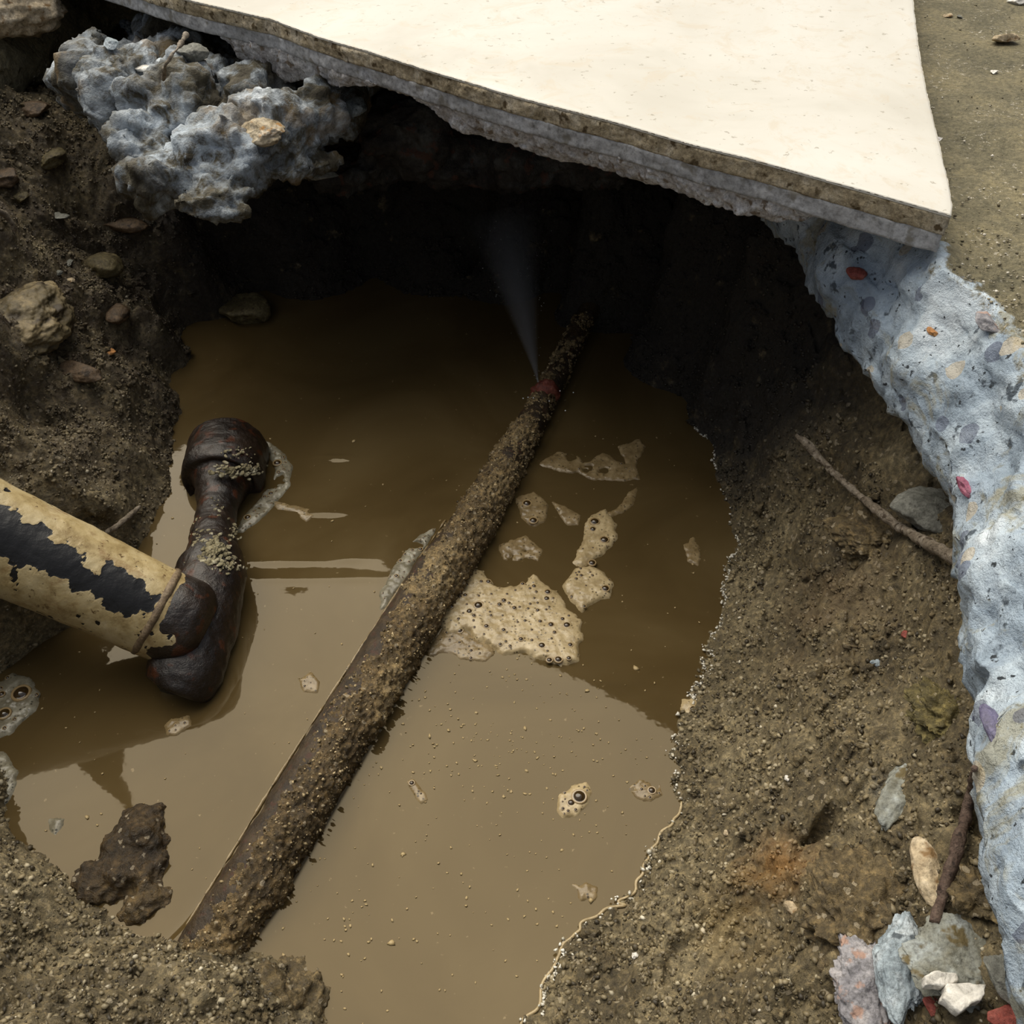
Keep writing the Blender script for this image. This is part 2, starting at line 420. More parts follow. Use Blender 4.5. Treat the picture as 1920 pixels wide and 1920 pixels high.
# ------------------------------------------------------------------ tubes, stones and lumps
def tube_np(path, radii, nseg=32, step=.0012, sm=14):
    p = np.array([tuple(a) for a in path], float); pr = np.c_[p, radii]
    L = np.linalg.norm(np.diff(p, axis=0), axis=1).sum()
    n = max(6, int(L / step)); pr = smooth_line(resample(pr[:, :4], n), max(2, n // sm))
    p, r = pr[:, :3], pr[:, 3]
    T = np.gradient(p, axis=0); T /= np.linalg.norm(T, axis=1)[:, None]
    up = np.array([0, 0, 1.]); A = np.cross(T, up); A /= np.linalg.norm(A, axis=1)[:, None] + 1e-9; B = np.cross(A, T)
    th = np.linspace(0, 2 * np.pi, nseg, endpoint=False)
    D = A[:, None] * np.cos(th)[None, :, None] + B[:, None] * np.sin(th)[None, :, None]
    return p[:, None] + D * r[:, None, None], D, p, r
def tube(name, path, radii, mat, nseg=32, step=.0012, disp=None, parent=None, sm=14):
    Q, D, p, r = tube_np(path, radii, nseg, step, sm)
    n = len(p); V = Q.reshape(-1, 3); N = D.reshape(-1, 3)
    if disp is not None: V = V + N * disp(V)[:, None]
    V = np.vstack([V, p[:1], p[-1:]])
    Fc = [tuple(f) for f in grid_faces(n, nseg, True)]
    Fc += [((j + 1) % nseg, j, n * nseg) for j in range(nseg)] + [((n - 1) * nseg + j, (n - 1) * nseg + (j + 1) % nseg, n * nseg + 1) for j in range(nseg)]
    return mesh_np(name, V, Fc, mat, parent=parent)

def stone_np(dims, seed, ang=.5, sub=4, rough=.05, rot=None, cuts=9):
    V = ICO[sub][0].copy(); r = np.random.default_rng(seed)
    for _ in range(cuts):
        n = r.normal(size=3); n /= np.linalg.norm(n); d = 1 - ang * r.uniform(.25, .75)
        s = V @ n; k = s > d; V[k] -= np.outer(s[k] - d, n)
    o = r.uniform(0, 50, 3)
    nn = V / np.linalg.norm(V, axis=1)[:, None]
    V = V + nn * (rough * 1.6 * fbm(V + o, 1.6, 2, seed) + rough * .7 * fbm(V + o, 5, 4, seed + 3, .62))[:, None]
    V = V * np.array(dims)[None]
    if rot: V = V @ np.array(Matrix.Rotation(rot[2], 3, 'Z') @ Matrix.Rotation(rot[1], 3, 'Y') @ Matrix.Rotation(rot[0], 3, 'X')).T
    return V, ICO[sub][1]
def stone(name, label, cat, px, py, wpx, hpx, mat, seed, ang=.5, sub=4, rough=.05, rz=None, flat=.6, sink=.35, group=None, lift=0, tilt=0, at=None, cuts=9):
    """wpx, hpx: apparent size in pixels of the 1920 frame"""
    p = at if at else hit(px, py)
    t = (p.y * S_ - (p.z - H) * C_); a = wpx / 2 * t / F; b = hpx / 2 * t / F
    V, Fc = stone_np((a, b * 1.15, min(a, b) * flat), seed, ang, sub, rough, (tilt, 0, math.radians(rz or 0)), cuts)
    o = mesh_np(name, V, Fc, mat); o.location = (p.x, p.y, p.z + lift + min(a, b) * flat * (1 - 2 * sink))
    return tag(o, label, cat, group)
def prism(name, poly_px, mat, thick, z=None, tiltv=(0, 0), parent=None, jag=.0004, seed=1, at=None):
    """a flat broken piece: outline taken at the height it lies at, real thickness"""
    cx = sum(a for a, b in poly_px) / len(poly_px); cy = sum(b for a, b in poly_px) / len(poly_px)
    if z is None: z = hit(cx, cy).z + thick * .75
    pts = resample([tuple(P(a, b, z)) for a, b in poly_px], 90, True)
    c = pts.mean(0); rr = np.random.default_rng(seed)
    pts[:, :2] += (fbm(pts, 260, 3, seed)[:, None] * jag * np.sign(pts[:, :2] - c[:2]))
    V = []
    for s, zz in ((.0, 0), (.72, 0), (.93, 0), (1.0, -.12), (1.0, -.5), (.985, -.85), (.9, -1), (.0, -1)):
        Lp = c + (pts - c) * s; Lp[:, 2] = z + zz * thick + tiltv[0] * (Lp[:, 0] - c[0]) + tiltv[1] * (Lp[:, 1] - c[1]); V.append(Lp)
    V = np.array(V).reshape(-1, 3); V[:, 2] += fbm(V, 200, 3, seed + 5) * thick * .04
    return mesh_np(name, V, grid_faces(8, 90, True), mat, smooth=True, parent=parent)
def blob(name, parts, mat, vox=.0022, disp=None):
    """one lump grown from several overlapping stones: (x, y, z), radii"""
    bm = bmesh.new()
    for k, (c, d, rz) in enumerate(parts):
        V, Fc = stone_np(d, 100 + k * 7 + len(parts), .35, 3, .08, (.25 * math.sin(k), .15 * math.cos(2 * k), math.radians(rz)))
        vs_ = [bm.verts.new(Vector(v) + Vector(c)) for v in V]
        for f in Fc: bm.faces.new([vs_[i] for i in f])
    me = bpy.data.meshes.new(name); bm.to_mesh(me); bm.free()
    o = bpy.data.objects.new(name, me); COL.objects.link(o)
    md = o.modifiers.new('remesh', 'REMESH'); md.mode = 'VOXEL'; md.voxel_size = vox
    dg = bpy.context.evaluated_depsgraph_get()
    me2 = bpy.data.meshes.new_from_object(o.evaluated_get(dg)); o.modifiers.clear(); o.data = me2; me2.name = name
    me2.materials.clear(); me2.materials.append(mat)
    n = len(me2.vertices); V = np.zeros(n * 3, np.float32); me2.vertices.foreach_get('co', V)
    N = np.zeros(n * 3, np.float32); me2.vertices.foreach_get('normal', N); V = V.reshape(-1, 3).astype(float); N = N.reshape(-1, 3)
    if disp is not None: V = V + N * disp(V)[:, None]
    me2.vertices.foreach_set('co', V.astype(np.float32).ravel()); me2.update()
    me2.polygons.foreach_set('use_smooth', np.full(len(me2.polygons), True, bool))
    return o

# ------------------------------------------------------------------ the floor tile hanging over the pit
ZTILE = .2105
front = [(120,-75),(235,-38),(340,-5),(379,5),(510,35),(600,69),(700,98),(782,124),(965,179),(1147,226),(1300,270),(1402,295),(1585,346),(1785,403)]
fr = [P(a, b, ZTILE) for a, b in front]
fr[0:0] = [fr[0] + (fr[0] - fr[3]) * 1.2]
right = [P(a, b, ZTILE) for a, b in [(1787,388),(1780,345),(1762,270),(1738,170),(1723,90),(1713,0),(1709,-60),(1700,-160)]]
f0 = np.array([tuple(p) for p in fr]); rt = np.array([tuple(p) for p in right])
fl = resample(f0, 420); fl = smooth_line(fl, 3)
rl = resample(rt, 160); rl = smooth_line(rl, 5)
back = np.array([[rl[-1, 0], .84, ZTILE], [fl[0, 0], .98, ZTILE]])
outline = np.vstack([fl, rl, resample(back, 60)])
tc_ = np.array([-.02, .66, ZTILE])
def slab(name, zt, zb, mat, inset, amp, seed, jagz=0, mat2=None):
    base = outline.copy(); base[:, 2] = 0
    c = tc_.copy(); c[2] = 0
    d = c - base; L = np.linalg.norm(d, axis=1)[:, None]; d = d / L
    rows = []
    for ins, z, s in ((.05, zt, 0), (.02, zt, 0), (.004, zt, 0), (.0012, zt, 0), (.0003, zt - .0002, .3), (0, zt - .001 if zt - zb > .002 else (zt + zb) / 2, 1)) + tuple((0, zt + (zb - zt) * k / 9, 1) for k in range(2, 9)) + ((0.0004, zb, .6), (.01, zb, .3), (.05, zb, 0)):
        p = base + d * (ins + inset); p[:, 2] = z; n = fbm(p, 300, 3, seed) * amp * s + fbm(p, 60, 2, seed + 1) * amp * s
        p = p + d * n[:, None]; p[:, 2] += jagz * fbm(p * [1, 1, 0], 120, 3, seed + 2) * (1 if z < (zt + zb) / 2 else 0); rows.append(p)
    top = np.repeat(tc_[None], len(base), 0).copy(); top[:, 2] = zt; bot = top.copy(); bot[:, 2] = zb
    rows = [top] + rows + [bot]
    return mesh_np(name, np.array(rows).reshape(-1, 3), grid_faces(len(rows), len(base), True), mat)
m = Mat('cream_tile_face')
c = m.ramp(m.noise(9, 5, .6, .5), [(.3, srgb(194, 189, 177)), (.5, srgb(210, 206, 196)), (.7, srgb(217, 214, 206))])
c = m.mix(m.math('MULTIPLY', m.thr(m.noise(120, 5, .7, .8), .62, .7), .35), c, srgb(170, 155, 128))
c = m.mix(m.math('MULTIPLY', m.thr(m.noise(230, 3, .6), .665, .70), .55), c, srgb(128, 116, 92))
c = m.mix(m.math('MULTIPLY', m.thr(m.noise(34, 6, .75, 1.5), .52, .62), .35), c, srgb(200, 184, 158))
m.bump(m.noise(30, 4, .5), .0006, .3)
M_face = m.done(c, .42, .4)
M_body = rock_mat('tile_body', srgb(142, 126, 98), srgb(190, 174, 144), srgb(222, 210, 188), .9, 85, .0012, srgb(96, 80, 54))
M_adh = rock_mat('grey_adhesive', srgb(146, 145, 143), srgb(172, 172, 173), srgb(192, 193, 196), .85, 50, .0004, srgb(134, 130, 122))
M_mort = rock_mat('white_mortar', srgb(156, 146, 138), srgb(212, 208, 206), srgb(238, 238, 240), .88, 90, .0012, srgb(140, 124, 106))

tile = empty('floor_tile', tc_ - np.array([0, 0, ZTILE - ZT]))
tag(tile, 'large cream floor tile jutting out over the pit, with its layered cut edge', 'floor tile')
child(slab('tile_face', ZTILE, ZTILE - .0014, M_face, 0, .0002, 11), tile)
child(slab('tile_body', ZTILE - .0013, ZTILE - .0090, M_body, .0001, .0009, 21, .0003), tile)
child(slab('adhesive_layer', ZTILE - .0087, ZTILE - .0168, M_adh, .0008, .0006, 31, .0004), tile)
# rough mortar hanging under the front edge, its lower rim broken
sil = [(415,82),(450,120),(480,140),(520,160),(560,156),(620,166),(690,166),(715,160),(730,172),(790,200),(820,225),(850,250),(900,265),(960,283),(1040,310),(1090,316),(1130,326),(1200,356),(1230,352),(1290,384),(1340,396),(1400,412),(1440,424),(1500,420),(1560,410),(1620,408)]
def on_front(px, py, inset):
    d = ray(px, py); best = None
    for i in range(len(fl) - 1):
        a = fl[i]; b = fl[i + 1]; e_ = b - a; n = np.array([e_[1], -e_[0]]); n = n / np.linalg.norm(n)
        if n[1] > 0: n = -n
        den = n[0] * d.x + n[1] * d.y
        if abs(den) < 1e-9: continue
        t = (n[0] * a[0] + n[1] * a[1] - inset) / den
        x, y = d.x * t, d.y * t
        s = ((x - a[0]) * e_[0] + (y - a[1]) * e_[1]) / (e_ @ e_)
        if -.01 <= s <= 1.01: return np.array([x, y, H + d.z * t])
    return best
sp = [on_front(a, b, .002) for a, b in sil]; sp = np.array([s for s in sp if s is not None])
sp = resample(sp, 420)
edge_n = np.array([sp[-1, 1] - sp[0, 1], -(sp[-1, 0] - sp[0, 0])]); edge_n /= np.linalg.norm(edge_n)
if edge_n[1] < 0: edge_n = -edge_n
rows = []
zt = ZTILE - .0155
for k in range(16):
    t = k / 15; r_ = sp.copy(); r_[:, 2] = zt + (np.minimum(sp[:, 2], zt - .0006) - zt) * t
    r_[:, :2] += edge_n[None] * (.002 * (1 - t) * 0 + .004 * t * t)
    r_[:, :2] -= edge_n[None] * (fbm(r_, 110, 4, 81) * .0016 + billow(r_, 240, 3, 83) * .0009)[:, None]
    if k > 12: r_[:, 2] += fbm(r_, 160, 4, 85) * .0007
    rows.append(r_)
for off in (.004, .012, .025, .05, .10):
    r_ = sp.copy(); r_[:, 2] = np.minimum(sp[:, 2], zt - .0006) + off * .12 + fbm(r_, 60, 3, 87) * .001; r_[:, 2] = np.minimum(r_[:, 2], zt - .0003)
    r_[:, :2] += edge_n[None] * (off + .003); rows.append(r_)
rows_a = np.array(rows)
mort = mesh_np('mortar_bed', rows_a.reshape(-1, 3), grid_faces(len(rows), 420), M_mort)
child(mort, tile)

# ------------------------------------------------------------------ broken concrete mass under the tile's left part
M_mass = Mat('weathered_concrete'); m = M_mass
c = m.ramp(m.noise(30, 6, .7, .8), [(.36, srgb(50, 43, 30)), (.47, srgb(88, 82, 66)), (.56, srgb(138, 145, 150)), (.7, srgb(216, 224, 232))])
c = m.mix(.7, c, m.ramp(m.noise(260, 5, .75), [(.3, (.3, .3, .3, 1)), (.52, (1, 1, 1, 1)), (.72, (1.5, 1.5, 1.5, 1))]), 'MULTIPLY')
c = m.mix(m.math('MULTIPLY', m.thr(m.noise(34, 4, .6, .4), .58, .64), .6), c, srgb(120, 100, 66))
for a_, b_, z_, r0_, r1_ in ((150,70,.17,.008,.03),(200,130,.17,.01,.03),(240,190,.17,.01,.03),(290,240,.17,.01,.032),(350,300,.16,.008,.03),(420,280,.17,.006,.028),(560,190,.17,.004,.024)):
    q_ = P(a_, b_, z_) - P(330, 230, .165)
    c = m.mix(m.math('MULTIPLY', m.math('MULTIPLY', m.spot(tuple(q_), r0_, r1_), m.thr(m.noise(75, 5, .7, .5), .42, .58)), .8), c, srgb(196, 208, 220))
m.bump(m.noise(200, 5, .75), .0022, 1)
M_mass = m.done(c, .7, .4)
def B(px, py, z, r, sx=1, sy=1, sz=1, rz=0): return (P(px, py, z), (r * sx, r * sy, r * sz), rz)
rock_disp = lambda V: fbm(V, 40, 5, 91, .6) * .0058 + billow(V, 130, 3, 93, .6) * .0013
o = blob('broken_concrete', [B(180,100,.166,.020), B(165,150,.164,.018), B(235,175,.166,.024), B(330,215,.162,.029), B(255,270,.160,.019), B(305,335,.152,.020,1.1,1,.8), B(400,375,.149,.017,1.4,1,.6,20),
    B(430,300,.156,.026), B(520,250,.163,.022,1.3), B(590,215,.168,.018), B(480,190,.166,.022), B(390,160,.166,.019), B(560,310,.150,.013,1.9,1,.6,30),
    (Vector((-.215, .61, .158)), (.05, .055, .022), 0), (Vector((-.20, .67, .160)), (.06, .07, .022), 0), (Vector((-.13, .61, .158)), (.05, .055, .02), 0)], M_mass, .002, rock_disp)
BV.append(bvh(o))
recenter(o, P(330,230,.165)); tag(o, 'big lump of broken blue-grey concrete jutting from the bank under the tile', 'concrete')
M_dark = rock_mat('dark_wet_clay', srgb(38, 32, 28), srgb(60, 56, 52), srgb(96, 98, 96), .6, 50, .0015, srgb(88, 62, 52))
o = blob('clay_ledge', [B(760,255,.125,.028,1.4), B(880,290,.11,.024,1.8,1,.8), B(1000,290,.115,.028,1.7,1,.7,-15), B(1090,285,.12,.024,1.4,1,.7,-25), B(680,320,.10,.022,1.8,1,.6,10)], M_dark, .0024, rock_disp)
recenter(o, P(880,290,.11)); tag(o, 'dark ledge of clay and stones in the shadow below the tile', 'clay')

# ------------------------------------------------------------------ the leaking pipe
pipe = empty('water_pipe', pc[5]); tag(pipe, 'old buried steel water pipe caked in wet sand, crossing the muddy water', 'pipe')
M_rust = rock_mat('rusted_steel', srgb(34, 25, 14), srgb(56, 43, 26), srgb(78, 62, 40), .45, 120, .0006, srgb(66, 40, 24), .5)
M_crust = soil_mat('sand_crust', srgb(70, 56, 32), srgb(108, 90, 58), srgb(150, 132, 96), rough=(.25, .7))
rad = [r for *_, r in PIPE]
child(tube('pipe_wall', pc, [r * (.93 if i < 7 else .84) for i, r in enumerate(rad)], M_rust, 48, .001, lambda V: fbm(V, 120, 3, 101) * .0007), pipe)
cr_n = 14
cofs = [Vector((.0030, .0004, .0026)) * max(0, min(1, (9 - i) / 4)) for i in range(cr_n)]
crust = tube('mud_crust', [a + b for a, b in zip(pc, cofs)], [r * (.84 if i < 6 else .90 if i < 10 else .80) for i, r in enumerate(rad[:cr_n])], M_crust, 110, .0008,
             lambda V: np.clip(fbm(V, 90, 3, 103) * .0012 + billow(V, 330, 3, 105, .7) * .0011, -.0025, .003))
child(crust, pipe)
M_red = rock_mat('red_rust', srgb(70, 34, 26), srgb(118, 60, 48), srgb(150, 92, 76), .45, 150, .0004)
rc = P(1022, 738, .008)
V, Fc = stone_np((.0094, .0075, .0096), 5, .2, 4, .1)
V2 = V + np.array([rc.x, rc.y, rc.z])
child(mesh_np('rust_patch', V2, Fc, M_red), pipe)
pipe.children[-1]['label'] = 'red rusted spot where the pipe leaks'

# ------------------------------------------------------------------ the spray
apex = P(1009, 716, .019); tip = P(940, 390, .112)
axis = tip - apex; Ls = axis.length
bm = bmesh.new(); ns = 28; rings = []
zq = axis.to_track_quat('Z', 'Y').to_matrix()
for k in range(20):
    t = k / 19; r = .0006 + .027 * t ** 1.15
    rings.append([bm.verts.new(apex + zq @ Vector((r * math.cos(a), r * math.sin(a), Ls * t))) for a in [2 * math.pi * i / ns for i in range(ns)]])
for a, b in zip(rings, rings[1:]):
    for i in range(ns): bm.faces.new((a[i], a[(i + 1) % ns], b[(i + 1) % ns], b[i]))
bm.faces.new(rings[0][::-1]); bm.faces.new(rings[-1])
me = bpy.data.meshes.new('mist'); bm.to_mesh(me); bm.free()
mist = bpy.data.objects.new('mist', me); COL.objects.link(mist)
mm_ = bpy.data.materials.new('fine_mist'); mm_.use_nodes = True; nt = mm_.node_tree; nt.nodes.clear()
ou = nt.nodes.new('ShaderNodeOutputMaterial'); pv = nt.nodes.new('ShaderNodeVolumePrincipled'); nt.links.new(pv.outputs[0], ou.inputs['Volume'])
pv.inputs['Color'].default_value = (.97, .97, 1, 1); pv.inputs['Anisotropy'].default_value = .3
tcn = nt.nodes.new('ShaderNodeTexCoord')
def vm(op, a, b=None):
    n = nt.nodes.new('ShaderNodeVectorMath'); n.operation = op
    for i, q_ in enumerate((a, b)):
        if q_ is None: continue
        if hasattr(q_, 'is_output') or hasattr(q_, 'links'): nt.links.new(q_, n.inputs[i])
        else: n.inputs[i].default_value = q_
    return n
def sm(op, a, b):
    n = nt.nodes.new('ShaderNodeMath'); n.operation = op
    for i, q_ in enumerate((a, b)):
        if isinstance(q_, (int, float)): n.inputs[i].default_value = q_
        else: nt.links.new(q_, n.inputs[i])
    return n.outputs[0]
ax = axis.normalized()
rel = vm('SUBTRACT', tcn.outputs['Object'], (0, 0, 0)).outputs['Vector']
h_ = vm('DOT_PRODUCT', rel, tuple(ax)).outputs['Value']
tn = sm('DIVIDE', h_, Ls)
dist = vm('LENGTH', rel).outputs['Value']
rr_ = sm('SQRT', sm('MAXIMUM', sm('SUBTRACT', sm('MULTIPLY', dist, dist), sm('MULTIPLY', h_, h_)), 0.0), 0.0)
cone = sm('ADD', .0006, sm('MULTIPLY', .027, sm('POWER', sm('MAXIMUM', tn, 0.0), 1.15)))
soft = sm('POWER', sm('MAXIMUM', sm('SUBTRACT', 1.0, sm('DIVIDE', rr_, cone)), 0.0), 1.3)
fall = sm('DIVIDE', 1.0, sm('ADD', .02, sm('MULTIPLY', tn, 1.6)))
fade = sm('POWER', sm('MAXIMUM', sm('SUBTRACT', 1.0, tn), 0.0), .8)
den = sm('MULTIPLY', sm('MULTIPLY', sm('MULTIPLY', soft, fall), fade), 120.0)
nt.links.new(den, pv.inputs['Density'])
me.materials.append(mm_)
spray = empty('water_spray', apex); tag(spray, 'fan of fine white water spray shooting from the leak in the pipe', 'water spray')
child(mist, spray)
M_drop = Mat('water_drop').done((.75, .78, .8, 1), .05, .8)
V1, F1 = ICO[1]; Vd = []; Fd = []; r_ = np.random.default_rng(4)
for k in range(170):
    t = r_.uniform(0, 1) ** 1.6; a = r_.uniform(0, 6.28); q_ = (.0006 + .03 * t ** 1.15) * r_.uniform(0, 1.25)
    p = apex + zq @ Vector((q_ * math.cos(a), q_ * math.sin(a), Ls * t * .95)); s = r_.uniform(.00009, .00024)
    Fd.append(F1 + len(V1) * len(Vd)); Vd.append(V1 * s + np.array(p))
for a, b in [(981,747),(1050,733),(1075,736),(1000,746),(990,745),(1030,752),(1060,770)]:
    Fd.append(F1 + len(V1) * len(Vd)); Vd.append(V1 * .0005 + np.array(P(a, b, .017)))
o = child(mesh_np('droplets', np.vstack(Vd), np.vstack(Fd), M_drop), spray); o['kind'] = 'stuff'

# ------------------------------------------------------------------ the hammer
HA, HB = P(-330, 858, .112), P(345, 1170, .023)
ham = empty('hammer', HB); tag(ham, 'old hammer with flaking cream and black handle, its dark iron head in the water', 'hammer')
BLACK = [(0,670),(50,680),(100,700),(120,770),(200,765),(250,790),(270,860),(330,880),(400,890),(410,960),(470,1050),(520,1060),(530,980),(580,975),(680,1040),(690,1070),(740,1060),(760,1130),(810,1160),(780,1210),(720,1220),(680,1240),(640,1260),(540,1210),(500,1160),(470,1100),(400,1120),(370,1090),(380,1040),(260,1050),(180,1000),(80,980),(0,940),(-300,760),(-300,520)]
BLACK = [(a * .3646, 700 + b * .3646) for a, b in BLACK]
hp = [HA.lerp(HB, t) for t in (0, .3, .48, .6, .75, .9, 1)]
handle = tube('handle', hp, [.0255, .0248, .0242, .0236, .0226, .0218, .0212], None, 120, .0006, lambda V: fbm(V, 50, 3, 111) * .0005 + fbm(V, 400, 2, 113) * .0001)
hv = np.zeros(len(handle.data.vertices) * 3, np.float32); handle.data.vertices.foreach_get('co', hv); hv = hv.reshape(-1, 3).astype(float)
dep = hv[:, 1] * S_ - (hv[:, 2] - H) * C_; hx = 960 + F * hv[:, 0] / dep; hy = 960 - F * (hv[:, 1] * C_ + (hv[:, 2] - H) * S_) / dep
sd = seg_dist(hx, hy, BLACK, True) * np.where(in_poly(hx, hy, BLACK), 1, -1)
facing = ((hv - np.array([HA.lerp(HB, min(1, max(0, (Vector(v) - HA).dot(HB - HA) / (HB - HA).length_squared))) for v in hv])) @ np.array([.25, -.5, .83])) > 0
val = np.where(facing, sd, -30) + 7 * fbm(hv, 320, 4, 117) + 5 * fbm(hv, 90, 2, 118)
val2 = -14 + 9 * fbm(hv, 60, 2, 121) + 16 * fbm(hv, 260, 3, 122)
at_ = handle.data.attributes.new('flake', 'FLOAT', 'POINT'); at_.data.foreach_set('value', np.clip(.5 + np.maximum(val, val2 - 4) / 6, 0, 1).astype(np.float32))
m = Mat('flaking_paint')
c = m.ramp(m.noise(60, 6, .7, .4), [(.3, srgb(126, 104, 62)), (.48, srgb(176, 156, 112)), (.7, srgb(200, 184, 146))])
c = m.mix(m.thr(m.noise(300, 4, .7), .60, .68), c, srgb(96, 74, 44))
c = m.mix(m.math('MULTIPLY', m.thr(m.noise(42, 5, .7, .8), .54, .66), .7), c, srgb(120, 84, 44))
c = m.mix(m.spot(tuple(HB + Vector((.0, -.016, -.006))), .004, .03), c, srgb(112, 70, 30))
at = m.n('ShaderNodeAttribute'); at.attribute_name = 'flake'
c = m.mix(m.thr(at.outputs['Fac'], .45, .55), c, srgb(18, 17, 18))
m.bump(m.noise(260, 4, .7), .0005, .6); m.bump(at.outputs['Fac'], .0005, .5)
handle.data.materials.append(m.done(c, .42, .5))
child(handle, ham)
M_iron = rock_mat('dark_rusty_iron', srgb(22, 17, 14), srgb(36, 27, 22), srgb(56, 44, 34), .32, 60, .0006, srgb(70, 38, 22), .6)
M_collar = rock_mat('stained_rim', srgb(70, 56, 42), srgb(112, 94, 72), srgb(150, 134, 108), .5, 120, .0004)
hd = [(335,1300,.002,.0060),(337,1296,.002,.0135),(340,1290,.003,.0166),(348,1266,.006,.0184),(372,1180,.012,.0186),(390,1100,.016,.0180),(396,1068,.016,.0174),(399,1052,.016,.0160),(401,1025,.015,.0132),(403,985,.013,.0112),(407,950,.011,.0112),(412,922,.010,.0136),(416,905,.009,.0160),(417,902,.009,.0226),(419,896,.008,.0238),(424,872,.006,.0240),(429,843,.003,.0238),(430,836,.003,.0226),(431,832,.003,.012)]
head = tube('hammer_head', [P(a, b, c) for a, b, c, r in hd], [r for *_, r in hd], M_iron, 72, .0007, lambda V: fbm(V, 70, 3, 131) * .0008 + fbm(V, 260, 3, 132) * .0003, sm=60)
child(head, ham)
e_ = (HB - HA).normalized()
sock = tube('socket', [HB - e_ * .012, HB - e_ * .010, HB - e_ * .004, HB + e_ * .002, HB + e_ * .006, HB + e_ * .010], [.0212, .0218, .0220, .0214, .0195, .0140], M_iron, 64, .0008, lambda V: fbm(V, 80, 3, 133) * .0007)
child(sock, ham)
col_ = tube('collar', [HB - e_ * .0165, HB - e_ * .0158, HB - e_ * .013, HB - e_ * .0122], [.0208, .0226, .0230, .0214], M_collar, 64, .0006, lambda V: fbm(V, 120, 3, 135) * .0005)
child(col_, ham); col_['label'] = 'pale stained rim at the end of the handle'
# pale dried crust stuck to the head
M_pale = rock_mat('pale_crust', srgb(92, 84, 60), srgb(150, 140, 108), srgb(206, 200, 176), .6, 200, .0008, srgb(60, 48, 34))
Vd = []; Fd = []; off_ = 0; r_ = np.random.default_rng(8)
hdp = [(P(a, b, c), r) for a, b, c, r in hd]
def on_ray(px, py):            # first point of the head under a pixel
    d = ray(px, py).normalized(); o = Vector((0, 0, H))
    for k in range(900):
        p = o + d * (.25 + .0006 * k)
        for (a, ra), (b, rb) in zip(hdp, hdp[1:]):
            ab = b - a; t = min(1, max(0, (p - a).dot(ab) / ab.length_squared))
            if (p - a.lerp(b, t)).length < ra + (rb - ra) * t: return p
    return P(px, py, .01)
for cx, cy, n, sx, sy, s0 in [(432,882,16,22,12,.0016),(470,880,12,16,14,.0012),(440,850,8,22,8,.001),(402,1028,34,22,20,.0017),(385,1045,16,30,12,.0013),(430,1062,12,22,14,.0011),(372,1000,10,8,22,.0011),(440,1000,8,10,14,.001),(405,960,7,14,22,.0008),(360,1150,7,8,50,.0008)]:
    for k in range(int(n * 3)):
        p = on_ray(cx + r_.normal() * sx * .6, cy + r_.normal() * sy * .6); s = s0 * r_.uniform(.35, 1.25)
        V, Fc = stone_np((s * 1.3, s, s * .4), int(r_.integers(1e6)), .5, 2, .15, (r_.uniform(-.5, .5), r_.uniform(-.5, .5), r_.uniform(0, 6)))
        Vd.append(V + np.array(p)); Fd.append(Fc + off_); off_ += len(V)
o = child(mesh_np('dried_crust', np.vstack(Vd), np.vstack(Fd), M_pale), ham); o['label'] = 'pale dried crust on the iron head'; o['kind'] = 'stuff'

# ------------------------------------------------------------------ foam
def foam_mat(name, a, b, c):
    m = Mat(name)
    col = m.ramp(m.noise(120, 5, .7), [(.3, a), (.5, b), (.72, c)])
    d = m.voro(520)
    col = m.mix(m.math('MULTIPLY', m.thr(d, .34, .2), m.thr(m.noise(150, 3), .45, .6)), col, tuple(x * .45 for x in a[:3]) + (1,))
    m.bump(m.noise(300, 4, .6), .0006, .6)
    return m.done(col, .3, .5)
M_foam = foam_mat('cream_foam', srgb(132, 114, 80), srgb(168, 149, 112), srgb(194, 176, 140))
M_thin = foam_mat('thin_foam', srgb(96, 80, 52), srgb(124, 106, 74), srgb(150, 132, 100))
M_grey = foam_mat('grey_foam', srgb(84, 78, 62), srgb(122, 116, 98), srgb(160, 156, 140))
m = Mat('bubble_film'); M_bub = m.done(srgb(56, 42, 22), .04, .7, IOR=1.5)
m = Mat('bubble_rim'); M_rim = m.done(srgb(150, 128, 92), .2, .6)
def bubble_mesh():
    n = 20; prof_ = [(1.12, -.25), (1.18, .05), (1.10, .26), (.96, .30), (.84, .22), (.72, .36), (.5, .52), (.25, .62)]
    V = [(r * math.cos(2 * math.pi * i / n), r * math.sin(2 * math.pi * i / n), z) for r, z in prof_ for i in range(n)] + [(0, 0, .65)]
    Fc = [tuple(f) for f in grid_faces(len(prof_), n, True)] + [((len(prof_) - 1) * n + i, (len(prof_) - 1) * n + (i + 1) % n, len(V) - 1) for i in range(n)]
    o = mesh_np('bubble', V, Fc, [M_rim, M_bub]); me = o.data
    for i, p in enumerate(me.polygons): p.material_index = 1 if i >= 4 * n else 0
    bpy.data.objects.remove(o); return me
BUB = bubble_mesh()
